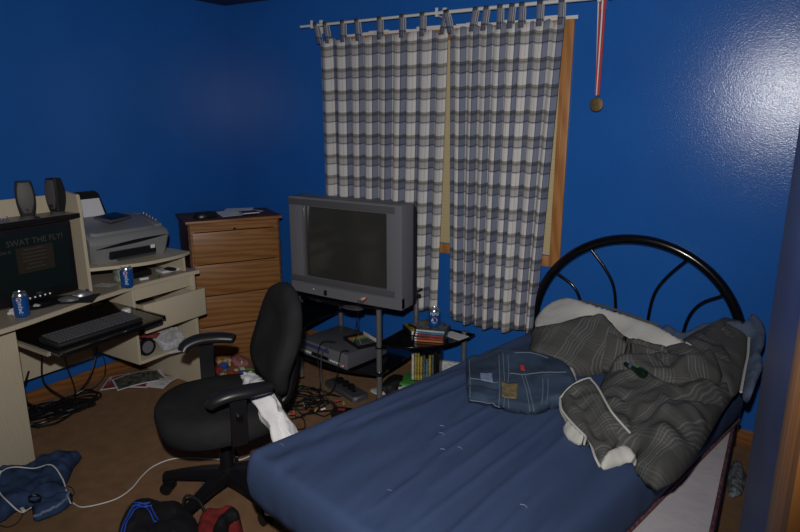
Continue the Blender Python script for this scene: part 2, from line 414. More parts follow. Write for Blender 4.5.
# door leaf standing open by the camera, and the oak casing next to it
dv = Vector((.068, -.75, 0)); dl = dv.length; da = math.atan2(dv.y, dv.x)
dr = bpy.data.objects.new('door_1', None); COL.objects.link(dr); dr['kind'] = 'structure'; dr.location = (0.004, .95, 0); dr.rotation_euler = (0, 0, da)
MB().box(0, dl, 0, .035, .012, 2.03, .002).build('door_leaf', 'doorblue', dr)
MB().box(-.0025, 0, -.002, .020, .955, 1.035, .0008).build('latch_plate', 'cansilver', dr)
struct('trim_1', MB().box(.0215, .034, .34, .56, 0, 2.12, .004).box(.034, .052, .30, .56, 0, 2.12, .002), 'jamb')
struct('wall_doorway', MB().box(.10, XR, .02, .16, 0, ZC), 'wall')

# ------------------------------------------------------------------ curtains, rod, medal
YR = 3.33
rod = thing('curtain_rod', 'thin white curtain rod on three brackets above the window', 'curtain rod', (-1.85, YR, 2.235))
ro = Matrix.Translation((1.85, -YR, -2.235))
MB().cyl((-2.85, YR, 2.232), (-1.80, YR, 2.236), .0085, n=12).cyl((-1.80, YR, 2.236), (-.862, YR, 2.236), .0105, n=12).cyl((-.862, YR, 2.236), (-.845, YR, 2.236), .015, n=12).xf(ro).build('rod', 'white', rod)
for bx in (-2.745, -1.822, -.905):
    MB().box(bx - .012, bx + .012, YB - .012, YB, 2.19, 2.275, .002).box(bx - .004, bx + .004, YR + .006, YB - .012, 2.215, 2.223).box(bx - .006, bx + .006, YR - .012, YR + .012, 2.214, 2.226, .002) \
        .box(bx - .008, bx + .008, YR - .016, YR - .011, 2.214, 2.262).xf(ro).build('bracket', 'white', rod)
MB().box(-2.32, -2.21, YB - .018, YB - .0165 + .014, 2.165, 2.180, .002).box(-2.285, -2.255, YB - .02, YB - .003, 2.18, 2.235, .003).xf(ro).build('spare_bracket', 'white', rod)
def curtain(label, xt0, xt1, xb0, xb1, zt, zbf, nf, seed, tabs, real):
    root = thing('curtain', label, 'curtain', ((xt0 + xt1) / 2, YR, .4), group='plaid curtains')
    ox, oz = (xt0 + xt1) / 2, .4
    bm = bmesh.new(); uvl = bm.loops.layers.uv.new('UVMap'); NX, NZ = 150, 44; rnd = random.Random(seed); ph = [rnd.uniform(-.5, .5) for _ in range(nf + 2)]
    rows = []
    for j in range(NZ + 1):
        tz = j / NZ; row = []
        for i in range(NX + 1):
            s = i / NX; zb = zbf(s)
            k = s * nf + .15 * math.sin(5.1 * s + seed * 2) + .06 * math.sin(17 * s + seed); k = max(0, min(nf, k)); wob = ph[int(k)] * (1 - k % 1) + ph[int(k) + 1] * (k % 1)
            amp = .007 + .013 * tz
            y = YR - .004 + amp * math.sin(2 * PI * (k + .22 * wob + .06 * tz)) + .007 * math.sin(2 * PI * (k * .5 + seed)) * tz
            xx = s + (.25 / nf) * math.sin(2 * PI * k + 1.3) * .35 + .005 * math.sin(3 * tz + seed)
            xt = xt0 + (xt1 - xt0) * xx; xb = xb0 + (xb1 - xb0) * xx
            z = zt + .006 * math.cos(2 * PI * k) * (1 - tz) + (zb - zt) * tz - .012 * abs(math.sin(PI * len(tabs) * s)) * (1 - tz) ** 6
            row.append((bm.verts.new((xt + (xb - xt) * tz - ox, y - YR, z - oz)), (s * real + .052, (zt - z) + .012 * math.sin(2 * PI * k) * .4)))
        rows.append(row)
    for j in range(NZ):
        for i in range(NX):
            q = [rows[j][i], rows[j + 1][i], rows[j + 1][i + 1], rows[j][i + 1]]
            f = bm.faces.new([a[0] for a in q])
            for l, a in zip(f.loops, q): l[uvl].uv = a[1]
    me = bpy.data.meshes.new('fabric'); bm.to_mesh(me); bm.free()
    for p in me.polygons: p.use_smooth = True
    me.materials.append(M['plaid']); o = bpy.data.objects.new('fabric', me); COL.objects.link(o); o.parent = root
    sm = o.modifiers.new('s', 'SOLIDIFY'); sm.thickness = .0015
    for tx, lean in tabs:
        mb = MB(); mb.uv = 1; w2 = .0165
        pts = [(tx, YR - .014, zt - .03), (tx + lean * .5, YR - .014, zt + .04), (tx + lean, YR - .0135, 2.236), (tx + lean, YR - .010, 2.247), (tx + lean, YR, 2.2505), (tx + lean, YR + .010, 2.247), (tx + lean, YR + .0135, 2.236), (tx + lean * .5, YR + .014, zt + .04), (tx, YR + .012, zt - .03)]
        bmt = mb.bm; ul = bmt.loops.layers.uv.new('UVMap'); vs = [(bmt.verts.new((p[0] - w2 - ox, p[1] - YR, p[2] - oz)), bmt.verts.new((p[0] + w2 - ox, p[1] - YR, p[2] - oz))) for p in pts]
        for a, b in zip(vs, vs[1:]):
            f = bmt.faces.new((a[0], a[1], b[1], b[0]))
            for l in f.loops: l[ul].uv = (.069 + (.028 if l.vert in (a[1], b[1]) else 0), l.vert.co.z)
        t = mb.build('tab', 'plaid', root); sm = t.modifiers.new('s', 'SOLIDIFY'); sm.thickness = .0015
lt = [(-2.69, -.03), (-2.62, -.02), (-2.50, 0), (-2.38, -.01), (-2.22, 0), (-2.06, 0), (-1.92, 0), (-1.79, .03)]
curtain('plaid curtain panel partly behind the television', -2.70, -1.762, -2.69, -1.80, 2.145, lambda s: .465 - .04 * s + .008 * math.sin(22 * s), 9, 1, lt, 1.30)
rt = [(-1.735, -.03), (-1.60, .02), (-1.53, .015), (-1.435, 0), (-1.375, .01), (-1.31, 0), (-1.21, 0), (-1.095, 0)]
curtain('plaid curtain panel hanging free to a low hem beside the bed', -1.750, -1.085, -1.715, -1.15, 2.15, lambda s: .415 - .04 * math.sin(2.6 * s) + .045 * s + .01 * math.sin(25 * s), 8, 2, rt, 1.20)
md = thing('hanging_medal', 'bronze medal on a red and white ribbon hung from the curtain rod', 'medal', (-.888, 3.345, 1.72))
MB().lathe([(.001, -.003), (.030, -.003), (.033, -.004), (.035, -.002), (.035, .002), (.030, .003), (.001, .003)], n=30).xf(Matrix.Rotation(PI / 2, 4, 'X')).build('medallion', 'gold', md)
bd = MB()
for k in range(26):
    a = 2 * PI * k / 26; bd.lathe([(.0005, -.0022), (.0022, 0), (.0005, .0022)], (.034 * math.cos(a), -.003, .034 * math.sin(a)), 6)
bd.build('beaded_rim', 'cansilver', md)
for nm, m_, x0, x1, tx, dy in (('ribbon', 'red', -.001, .012, .010, 0), ('ribbon', 'canwhite', -.006, .001, .006, .002), ('ribbon', 'red', -.012, -.002, -.003, .004), ('ribbon', 'white', -.010, -.004, -.012, .006)):
    b = MB()
    ring = [[Vector((x + t * (tx - .01), y + dy, .045 + t * .46)) for x, y in ((x0, -.0012), (x1, -.0012), (x1, .0012), (x0, .0012))] for t in (0, .2, .5, .8, 1)]
    b.loft(ring).build(nm, m_, md)
MB().tube([(0, 0, .034), (.004, 0, .042), (0, 0, .050), (-.004, 0, .042), (0, 0, .034)], .0015, 6).build('ring', 'cansilver', md)

# ------------------------------------------------------------------ dresser in the corner
dz = 1.0; dp = Vector((-3.235, 2.60, 0)); dq = Vector((-2.925, 3.13, 0)); dang = math.atan2(dq.y - dp.y, dq.x - dp.x); dwid = (dq - dp).length
dd = .405
ds = thing('dresser', 'tall oak-grain dresser with dark brown sides standing angled across the corner', 'dresser', dp, dang)
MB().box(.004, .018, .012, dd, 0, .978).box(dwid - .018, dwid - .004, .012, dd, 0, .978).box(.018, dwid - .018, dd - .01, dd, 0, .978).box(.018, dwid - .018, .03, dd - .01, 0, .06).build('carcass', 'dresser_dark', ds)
MB().box(.018, .044, .011, .024, 0, .978).box(dwid - .044, dwid - .018, .011, .024, 0, .978).box(.044, dwid - .044, .004, .024, .925, .978).box(.044, dwid - .044, .01, .024, 0, .05).build('face_frame', 'dresser', ds)
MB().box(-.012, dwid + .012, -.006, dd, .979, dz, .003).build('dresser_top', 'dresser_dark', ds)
MB().box(-.010, dwid + .010, -.010, -.006, .981, .998, .001).build('top_edge', 'dresser', ds)
nz_ = 4
for k in range(nz_):
    z0 = .055 + k * (.868 / nz_); MB().box(.028, dwid - .020, -.004, .010, z0 + .003, z0 + .868 / nz_ - .003, .002).build('drawer', 'dresser', ds)
MB().prism([(.285, 0), (.315, 0), (.300, .014)], 0, .004).xf(Matrix.Translation((0, .004, .928)) @ Matrix.Rotation(PI / 2, 4, 'X')).build('lock_plate', 'blackmetal', ds)
def onds(x, y, z=dz): return ds_m @ Vector((x, y, z))
ds_m = Matrix.Translation(dp) @ Matrix.Rotation(dang, 4, 'Z')
ph = thing('alarm_clock', 'black rounded alarm clock on the dresser', 'clock', onds(.14, .12, dz + .001), dang + .3)
MB().loft([[(math.cos(a) * .085 * s_, math.sin(a) * .055 * s_, z) for a in [2 * PI * k / 24 for k in range(24)]] for s_, z in ((.9, 0), (1, .006), (1, .02), (.82, .036), (.4, .042))]).build('clock_body', 'blackplastic', ph)
MB().obox((0, -.036, .024), (.06, .006, .016), rx=-.4).build('display', 'gloss', ph)
b = MB()
for k in range(4): b.obox((-.03 + k * .02, 0, .042), (.012, .012, .006), bev=.001)
b.build('buttons', 'dullgrey', ph)
for k, (x, y, a, s_) in enumerate(((.33, .18, .2, 1), (.38, .23, -.4, 1), (.44, .18, .7, .8))):
    mb = MB(); mb.prism([(-.1 * s_, -.07), (.1 * s_, -.075), (.1 * s_, .07), (-.09 * s_, .075)], 0, .0015); 
    mb.move(lambda c: (c.x, c.y, c.z + .02 * max(0, abs(c.x) - .06) / .04 * (c.y > 0)))
    tag(mb.build('paper_sheet', 'paper', loc=onds(x, y, dz + .001 + k * .004), rot=(0, 0, dang + a)), ['white sheet of paper on the dresser', 'curled white sheet on the dresser', 'smaller white sheet on the dresser by the wall corner'][k], 'paper', 'loose papers on the dresser')
nbk = thing('notebook', 'dark blue notebook lying on papers on the dresser', 'notebook', onds(.43, .10, dz + .014), dang + .1)
MB().box(-.06, .06, -.045, .045, 0, .0015).box(-.06, .06, -.045, .045, .0085, .010).build('cover', 'navy', nbk)
MB().box(-.058, .057, -.043, .043, .0016, .0084).build('pages', 'paper', nbk)

# ------------------------------------------------------------------ desk
DX = -3.62
dk = thing('computer_desk', 'pale maple computer desk with hutch, keyboard tray and side pedestal', 'desk', (-3.3, 1.6, 0))
dkm = Matrix.Translation((3.3, -1.6, 0))
def dpart(name, mb, m, par=None): return mb.xf(dkm).build(name, m, par or dk)
front = [(-2.86, .80), (-2.845, 1.1), (-2.855, 1.3), (-2.895, 1.5), (-2.94, 1.7), (-2.975, 1.9), (-2.995, 2.1), (-2.99, 2.3), (-2.97, 2.45)]
frs = [p for p in smooth_path([Vector((a, b, 0)) for a, b in front], 5)]
top_out = [(DX, .8)] + [(p.x, p.y) for p in frs] + [(DX, 2.45)]
dpart('desk_top', MB().prism([(DX, .8)] + [(p.x - .006, p.y) for p in frs] + [(DX, 2.449)], .728, .75), 'desktop')
eb = MB(); eb.loft([[(p.x - .006, p.y, .727), (p.x, p.y, .729), (p.x, p.y, .749), (p.x - .006, p.y, .751)] for p in frs])
dpart('edge_band', eb, 'desk')
dpart('side_panel', MB().box(DX, -2.985, 2.405, 2.425, 0, .727, .001), 'desk')
cb = dpart('cupboard', MB().box(DX, -2.985, 1.345, 1.365, 0, .727).box(DX, -2.985, .82, .84, 0, .727).box(DX, -2.985, .84, 1.345, .05, .07), 'desk')
dpart('cupboard_door', MB().box(-2.983, -2.965, .822, 1.364, .004, .722, .001), 'desk')
dpart('modesty_panel', MB().box(-3.46, -3.445, 1.366, 2.0, .235, .727), 'desk')
dpart('divider_panel', MB().box(DX + .02, -2.995, 2.0, 2.016, .285, .727, .001), 'desk')
dpart('pedestal_shelf', MB().box(DX + .02, -2.99, 2.016, 2.404, .285, .303, .001).box(DX + .02, DX + .03, 2.016, 2.404, .303, .72), 'desk')
dpart('rail', MB().box(-3.01, -2.995, 2.017, 2.404, .66, .727), 'desk')
dr_ = dpart('drawer', MB().box(-2.915, -2.90, 1.998, 2.422, .49, .655, .002), 'desk')
dpart('drawer_box', MB().box(-3.38, -2.916, 2.03, 2.038, .51, .635).box(-3.38, -2.916, 2.384, 2.392, .51, .635).box(-3.38, -2.916, 2.038, 2.384, .51, .516), 'desk', dr_)
ky = dpart('keyboard_tray', MB().prism([(-3.20, 1.385), (-2.65, 1.385), (-2.64, 1.40), (-2.675, 1.945), (-2.70, 1.965), (-3.20, 1.985)], .615, .633, .003), 'gloss')
dpart('tray_rail', MB().box(-3.3, -2.72, 1.367, 1.384, .612, .63), 'desktop', ky)
dpart('tray_rail', MB().box(-3.3, -2.72, 1.986, 1.999, .612, .63), 'blackmetal', ky)
# hutch
hp = [(-3.255, .752), (-3.08, .752), (-3.088, 1.19), (-3.095, 1.262), (-3.10, 1.268), (-3.255, 1.283)]
dpart('hutch_panel', MB().prism_m([(a, b) for a, b in hp], -.009, .009, Matrix.Translation((0, 1.82, 0)) @ Matrix(((1, 0, 0, 0), (0, 0, 1, 0), (0, 1, 0, 0), (0, 0, 0, 1)))), 'desk')
dpart('hutch_panel', MB().prism_m([(a, b) for a, b in hp], -.009, .009, Matrix.Translation((0, .9, 0)) @ Matrix(((1, 0, 0, 0), (0, 0, 1, 0), (0, 1, 0, 0), (0, 0, 0, 1)))), 'desk')
dpart('hutch_back', MB().box(-3.27, -3.256, .891, 1.829, .752, 1.262, .001), 'desk')
dpart('hutch_shelf', MB().box(-3.255, -3.085, .91, 1.81, 1.158, 1.174, .001), 'desktop')
dpart('shelf_edge', MB().box(-3.0845, -3.079, .91, 1.81, 1.152, 1.176, .001), 'blackplastic')
# printer riser
rf = [p for p in smooth_path([(-3.09, 1.832, 0), (-3.02, 1.95, 0), (-2.965, 2.08, 0), (-2.95, 2.2, 0), (-2.955, 2.32, 0), (-2.985, 2.40, 0)], 5)]
dpart('riser_shelf', MB().prism([(-3.58, 1.832)] + [(p.x, p.y) for p in rf] + [(-3.58, 2.40)], .856, .874, .001), 'desk')
dpart('riser_support', MB().box(-3.5, -3.02, 2.375, 2.391, .752, .855), 'desk')
dpart('riser_support', MB().box(-3.58, -3.57, 1.84, 2.375, .752, .855), 'desk')

# monitor
mo = thing('computer_monitor', 'black flat computer monitor with a dim lit screen on the desk', 'monitor', (-3.06, 1.545, .752), PI / 2 + .05)
# local: x along width (world +y), y local = -world x ; screen faces local -y
MB().box(-.205, .205, 0, .03, .03, .395, .006).build('bezel', 'blackplastic', mo)
MB().box(-.15, .15, .03, .085, .08, .36, .02).build('rear_housing', 'blackplastic', mo)
sc_ = MB().box(-.176, .176, -.002, 0, .078, .365).build('screen', 'screen', mo)
RX = Matrix.Rotation(PI / 2, 4, 'X')
text('screen_text', 'SWAT THE FLY!', .040, 'screentext', sc_, Matrix.Translation((.015, -.0025, .325)) @ RX)
text('screen_text', 'Get it', .024, 'screentext', sc_, Matrix.Translation((-.135, -.0025, .290)) @ RX)
MB().box(-.085, .095, -.0035, -.0022, .175, .300).build('message_box', 'screenbox', sc_)
b = MB()
for k, ww in enumerate((.10, .12, .11, .12, .07, .10)): b.box(-ww / 2, ww / 2, -.0042, -.0036, .285 - k * .018, .289 - k * .018)
b.build('message_lines', 'screentext', sc_)
text('maker_mark', 'DELL', .014, 'silverpost', mo, Matrix.Translation((0, -.001, .064)) @ RX)
b = MB()
for k in range(5): b.cyl((-.05 + k * .025, -.003, .048), (-.05 + k * .025, 0, .048), .004, n=10)
b.build('button_row', 'led', mo)
MB().lathe([(.11, 0), (.112, .006), (.09, .014), (.03, .022), (.001, .022)], (0, .03, 0), 36, 1.1, .85).build('stand_base', 'blackplastic', mo)
MB().box(-.04, .04, .035, .06, .01, .15, .008).build('stand_neck', 'blackplastic', mo)

# speakers
def speaker(x, y, rz, label):
    o = thing('desktop_speaker', label, 'speaker', (x, y, 1.175), rz, 'grey desktop speakers on the hutch')
    rings = []
    for t in range(11):
        z = .014 + t / 10 * .168; u = t / 10
        wx = .026 + .016 * math.sin(PI * min(1, u * .75 + .08)); fy = -.030 + .016 * (u - .5) ** 2 * 2; by = .028 + .012 * math.sin(PI * u)
        rings.append([(-wx, fy + .006, z), (-wx * .8, fy, z), (wx * .8, fy, z), (wx, fy + .006, z), (wx * .9, by - .01, z), (wx * .5, by, z), (-wx * .5, by, z), (-wx * .9, by - .01, z)])
    MB().loft(rings).build('cabinet', 'blackmatte', o)
    g = []
    for t in range(11):
        z = .030 + t / 10 * .145; u = t / 10; wx = (.021 + .016 * math.sin(PI * min(1, u * .75 + .1))) ; fy = -.030 + .016 * (u - .5) ** 2 * 2 - .0025
        g.append([(-wx * .9, fy + .002, z), (-wx * .5, fy - .001, z), (wx * .5, fy - .001, z), (wx * .9, fy + .002, z), (wx * .8, fy + .006, z), (-wx * .8, fy + .006, z)])
    MB().loft(g).build('grille', 'speaker', o)
    MB().lathe([(.034, 0), (.035, .004), (.026, .012), (.018, .018), (.001, .018)], n=24).build('foot', 'speaker', o)
    MB().cyl((0, -.036, .045), (0, -.03, .045), .008, n=14).build('dial', 'blackplastic', o)
speaker(-3.13, 1.575, PI / 2 - .35, 'grey speaker facing forward on the hutch, the one nearer the frame edge')
speaker(-3.15, 1.735, PI / 2 - 1.35, 'dark speaker turned sideways on the hutch beside the printer')
b = MB()
for k in range(5): b.tube([(-3.13 + random.uniform(-.03, .03), 1.455 + random.uniform(-.04, .03), 1.1775 + random.uniform(.002, .02)) for _ in range(4)], .004, 6)
b.box(-3.16, -3.11, 1.42, 1.485, 1.175, 1.185, .002)
tag(recenter(b.build('silver_trinket', 'cansilver')), 'small silver trinket on the hutch by the speaker', 'trinket')
b = MB().box(-3.155, -3.10, 1.59, 1.62, 1.175, 1.181, .001)
tag(recenter(b.build('flat_black_case', 'blackplastic')), 'flat black case lying in front of the sideways speaker', 'case')

# printer
pr = thing('inkjet_printer', 'grey all-in-one printer on the desk riser', 'printer', (-3.22, 2.10, .8755), PI / 2 - .10)
def prof(x0, x1, y0, y1, z, c=.02): return [(x0 + c, y0, z), (x1 - c, y0, z), (x1, y0 + c, z), (x1, y1 - c, z), (x1 - c, y1, z), (x0 + c, y1, z), (x0, y1 - c, z), (x0, y0 + c, z)]
def ptilt(c): return (c.x, c.y, c.z + max(0, min(1, (c.z - .05) / .04)) * (c.y + .165) * .17)
MB().loft([prof(-.205, .205, -.13, .14, .0), prof(-.215, .215, -.135, .15, .01), prof(-.225, .225, -.165, .15, .088), prof(-.222, .222, -.152, .15, .106), prof(-.21, .21, -.125, .145, .116)]).move(ptilt).build('printer_body', 'printer', pr)
MB().loft([prof(-.205, .16, -.135, .13, .116), prof(-.20, .155, -.13, .125, .128), prof(-.18, .14, -.11, .11, .131)]).move(ptilt).build('scanner_lid', 'printer_top', pr)
MB().obox((.185, -.02, .121), (.045, .18, .012), bev=.003).move(ptilt).build('control_panel', 'printer_top', pr)
b = MB()
for k in range(5): b.cyl((.185, -.09 + k * .032, .149 + k * .0054), (.185, -.09 + k * .032, .158 + k * .0054), .007, n=10)
b.build('control_buttons', 'silverpost', pr)
MB().box(-.13, .13, -.162, -.120, .018, .052, .004).build('output_slot', 'blackplastic', pr)
MB().loft([[(-.10, -.175, .012), (.12, -.175, .012), (.12, -.13, .026), (-.10, -.13, .026)], [(-.10, -.175, .017), (.12, -.175, .017), (.12, -.13, .031), (-.10, -.13, .031)]]).build('output_tray', 'dullgrey', pr)
MB().box(.095, .12, -.171, -.164, .040, .056, .001).build('tray_tab', 'white', pr)
b = MB(); b.loft([[(-.20 + .4 * t, -.1665 + .002 * math.cos(PI * (t - .5)), .070 + .02 * t - .006 * math.sin(PI * t)), (-.20 + .4 * t, -.155, .070 + .02 * t), (-.20 + .4 * t, -.1655, .072 + .02 * t + .008 * math.sin(PI * t))] for t in [k / 12 for k in range(13)]])
b.build('front_groove', 'blackplastic', pr)
MB().loft([[(-.17, .125, .14), (.03, .125, .14), (.03, .135, .14), (-.17, .135, .14)], [(-.15, .185, .27), (.01, .185, .27), (.01, .195, .27), (-.15, .195, .27)], [(-.13, .19, .285), (-.01, .19, .285), (-.01, .198, .285), (-.13, .198, .285)]]).build('paper_support', 'blackplastic', pr)
MB().loft([[(-.16, .119, .15), (.01, .119, .15), (.01, .121, .15), (-.16, .121, .15)], [(-.15, .168, .252), (.0, .168, .252), (.0, .170, .252), (-.15, .170, .252)]]).build('paper_stack', 'paper', pr)
lp = thing('disc_drive', 'slim grey disc drive lying on the printer lid', 'disc drive', (-3.20, 2.07, 1.100), PI / 2 + .35)
lp.rotation_euler = (.17, 0, PI / 2 + .35)
MB().box(-.09, .09, -.055, .055, 0, .014, .003).build('drive_case', 'tvdark', lp)
MB().box(-.082, .082, -.048, .048, .0141, .0155, .0005).build('drive_lid', 'blackplastic', lp)

# cans
def can(x, y, z, rz, label, style):
    o = thing('soda_can', label, 'can', (x, y, z), rz, 'soda cans standing around the room')
    body = 'canblue' if style else 'cangreen'
    MB().lathe([(.024, .0), (.027, .003), (.0325, .010), (.033, .02), (.033, .098), (.0325, .102)], n=28).build('can_body', body, o)
    MB().lathe([(.0322, .1021), (.027, .114), (.0275, .117), (.026, .117), (.025, .1135), (.001, .1135)], n=28).build('can_top', 'cansilver', o)
    MB().obox((0, -.004, .1150), (.012, .02, .0015), bev=.0005).build('pull_tab', 'cansilver', o)
    if style:
        def wrap(up, r=.0334):
            def f(c):
                u, v = (c.x, c.y) if not up else (-c.y, c.x)
                a = u / r; return (math.sin(a) * (r + c.z), -math.cos(a) * (r + c.z), v)
            return f
        tz, gz = (.086, .048) if style == 1 else (.050, .088)
        text('lettering', 'pepsi' if style == 2 else 'PEPSI', .026 if style == 1 else .026, 'canwhite', o, Matrix.Translation((0, 0, tz)), wrap(style == 2))
        for cm, a0, a1 in (('red', .18, PI - .18), ('bluep', PI + .18, 2 * PI - .18)):
            g = MB(); R_ = .017 if style == 1 else .009
            g.prism([(R_ * math.cos(a0 + (a1 - a0) * k / 14), R_ * math.sin(a0 + (a1 - a0) * k / 14)) for k in range(15)], .0002, .0008)
            f = wrap(False); g.move(f); g.xf(Matrix.Translation((0, 0, gz))).build('emblem', cm, o)
        g = MB(); R_ = .0185 if style == 1 else .0105; g.prism([(R_ * math.cos(2 * PI * k / 20), R_ * math.sin(2 * PI * k / 20)) for k in range(20)], -.0004, .0001)
        g.move(wrap(False)); g.xf(Matrix.Translation((0, 0, gz))).build('emblem', 'canwhite', o)
p = atz(24, 318, .751); can(p.x - .03, p.y + .01, .7515, .9, 'blue soda can on the desk in front of the monitor', 2)
p = atz(128, 289, .751); can(p.x - .03, p.y + .02, .7515, .8, 'blue soda can on the desk below the printer', 2)
p = atz(119, 284, .751); can(p.x - .035, p.y + .03, .7515, .4, 'silver and green can behind the blue one below the printer', 0)

# mouse pad, mouse
pd = MB().prism([(-.12, -.075), (.11, -.095), (.135, .055), (-.09, .085)], 0, .003)
tag(pd.build('mouse_pad', 'blackmatte', loc=(-3.035, 1.68, .7515), rot=(0, 0, .9)), 'black mouse pad on the desk beside the monitor', 'mouse pad')
ms = thing('computer_mouse', 'dark wired mouse lying on the mouse pad edge', 'mouse', (-3.01, 1.655, .755), .9 + PI / 2)
def mouse(o, m1, m2, L=.06, W=.033, Hh=.034):
    rings = []
    for t in range(9):
        u = t / 8; y = -L + 2 * L * u; s_ = math.sin(PI * (.08 + .84 * u)) ** .6; hh = Hh * math.sin(PI * (.12 + .76 * u)) ** .7
        rings.append([(W * s_ * math.cos(a), y, max(0, hh * math.sin(a))) if a <= PI else (W * s_ * math.cos(a) * .9, y, 0) for a in [PI * k / 8 for k in range(9)]])
    MB().loft(rings).build('mouse_shell', m1, o)
    MB().tube([(0, -L * .75, Hh * .80), (0, -L * .45, Hh * 1.0)], .004, 8).build('scroll_wheel', m2, o)
mouse(ms, 'tvdark', 'blackplastic', .048, .026, .026)
ms2 = thing('computer_mouse', 'silver mouse resting on the black mouse pad', 'mouse', (-3.035, 1.745, .755), .9 + PI / 2 + .4)
mouse(ms2, 'silverpost', 'blackplastic', .042, .025, .028)

# keyboard + cap
kb = thing('keyboard', 'black computer keyboard on the pulled-out tray', 'keyboard', (-2.80, 1.645, .634), PI / 2 + .02)
MB().loft([prof(-.225, .225, -.075, .085, 0, .01), prof(-.228, .228, -.08, .09, .008, .012), prof(-.222, .222, -.075, .085, .017, .012)]).move(lambda c: (c.x, c.y, c.z + max(0, c.y + .08) * .07 * (c.z > .001))).build('keyboard_case', 'blackmatte', kb)
b = MB()
for r_ in range(6):
    yy = .062 - r_ * .0225 - (.004 if r_ else 0)
    for c_ in range(22):
        xx = -.207 + c_ * .0193 + (.004 if c_ > 14 else 0) + (.004 if c_ > 17 else 0)
        if r_ == 5 and 4 <= c_ <= 8: continue
        b.obox((xx, yy, .0205 + (yy + .08) * .07), (.0155, .0170, .008), bev=.002)
b.obox((-.092, -.0545, .0225), (.094, .017, .008), bev=.002)
b.build('keys', mat('key_caps', (.085, .085, .095), .4), kb)
b = MB().lathe([(.022, 0), (.024, .004), (.024, .018), (.020, .024), (.001, .025)], n=20)
tag(b.build('round_cap', 'white', loc=(-2.925, 1.91, .634)), 'round white cap on the tray above the keyboard', 'cap')

# desk bits
def crumple(name, m, c, size, seed, label, cat, group=None, flat=.5):
    b2 = bmesh.new(); bmesh.ops.create_icosphere(b2, subdivisions=3, radius=1)
    for v in b2.verts:
        k = 1 + .38 * noise.noise(v.co * 1.7 + Vector((seed, 0, 0))) + .16 * noise.noise(v.co * 5 + Vector((0, seed, 0)))
        v.co = Vector((v.co.x * size[0] * k, v.co.y * size[1] * k, v.co.z * size[2] * k))
    mn = min(v.co.z for v in b2.verts) * flat
    for v in b2.verts: v.co.z = max(v.co.z, mn) - mn
    mb = MB(); mb.bm = b2; o = mb.build(name, m, loc=c, angle=50); return tag(o, label, cat, group)
crumple('tissue', 'paper', (-3.02, 1.40, .7515), (.03, .03, .02), 1, 'crumpled white tissue left of the blue can', 'tissue')
p = atz(37, 308, .751); crumple('tissue', 'paper', (p.x, p.y, .7515), (.022, .022, .012), 2, 'crumpled white tissue between the blue can and monitor stand', 'tissue')
p = atz(72, 285, .751)
tag(MB().obox((0, 0, .004), (.05, .014, .008), bev=.002).build('usb_stick', 'bluep', loc=(p.x, p.y, .7515), rot=(0, 0, 1.2)), 'small blue stick on the desk behind the monitor', 'memory stick')
p = atz(105, 285, .751)
pr.scale = (1.04, 1, 1.28)
tag(MB().prism([(-.05, -.03), (.05, -.035), (.055, .03), (-.045, .035)], 0, .001).build('paper_sheet', 'papertext', loc=(p.x, p.y, .7515), rot=(0, 0, .4)), 'small grey sheet on the desk under the riser edge', 'paper')
p = atz(172, 271, .751)
bk = thing('booklet', 'white booklet with a red spot under the riser', 'booklet', (p.x - .01, p.y, .7515), PI / 2 - .15)
MB().box(-.07, .07, -.03, .05, 0, .012, .001).build('pages', 'paper', bk)
MB().box(-.07, .07, -.03, .05, .0121, .014).build('cover', 'canwhite', bk)
MB().lathe([(.010, 0), (.010, .0006)], (.02, 0, .0141), 14).build('red_spot', 'red', bk)
b = MB().lathe([(.03, 0), (.034, .006), (.02, .012), (.001, .012)], (0, 0, 0), 18, 1.4, .8)
tag(b.build('black_pouch', 'blackmatte', loc=(-3.07, 2.32, .7665)), 'flat black pouch on the white booklet', 'pouch')
b = MB().box(-.07, .07, -.03, .03, 0, .035, .004)
tag(b.build('black_adapter', 'blackplastic', loc=(-3.14, 2.15, .7515), rot=(0, 0, PI / 2)), 'black adapter in the shade under the riser', 'adapter')
b = MB().obox((0, 0, .006), (.05, .02, .012), bev=.002)
tag(b.build('white_connector', 'white', loc=(-3.055, 2.125, .7515), rot=(0, 0, 1.3)), 'small white connector behind the blue can', 'connector')
tag(MB().obox((0, 0, .003), (.09, .008, .006), bev=.001).build('green_pen', 'green', loc=(-3.02, 2.20, .7515), rot=(0, 0, 2.4)), 'green pen under the riser', 'pen')
# papers in drawer, papers on pedestal shelf
b = MB()
for k in range(5): b.obox((-3.02 + k * .003, 2.2, .52 + k * .0035 + .055), (.17, .30, .002), rz=random.uniform(-.08, .08), rx=random.uniform(-.05, .05))
o = b.build('paper_stack', 'papertext'); tag(recenter(o), 'papers lying in the open desk drawer', 'papers')
MB_ = MB()
fan = []
for k in range(9):
    mb = MB(); n1 = 8
    a = -.5 + k * .13
    mb.loft([[(-.10 + .2 * u, -.07, .010 * math.sin(6 * u + k) + .0), (-.10 + .2 * u, .07, .012 * math.sin(5 * u + k * 2)), (-.10 + .2 * u, .07, .0015 + .012 * math.sin(5 * u + k * 2)), (-.10 + .2 * u, -.07, .0015 + .010 * math.sin(6 * u + k))] for u in [i / n1 for i in range(n1 + 1)]])
    o = mb.build('crumpled_sheet', 'papertext' if k % 3 else 'paper', loc=(-3.05 - .004 * k, 2.27 - .008 * k, .325 + k * .0125), rot=(.10, .30 + .03 * k, a))
    tag(o, 'crumpled white sheet in the pile on the pedestal shelf', 'paper', 'crumpled sheets on the pedestal shelf')
dsc = thing('disc_spindle', 'round black-and-grey disc case leaning on the pedestal shelf', 'disc case', (-3.035, 2.085, .305), PI / 2)
MB().cyl((0, -.01, .055), (0, .01, .055), .052, n=28).build('case_shell', 'blackplastic', dsc)
MB().cyl((0, -.0125, .055), (0, -.0105, .055), .036, n=28).build('disc', 'tvgrey', dsc)
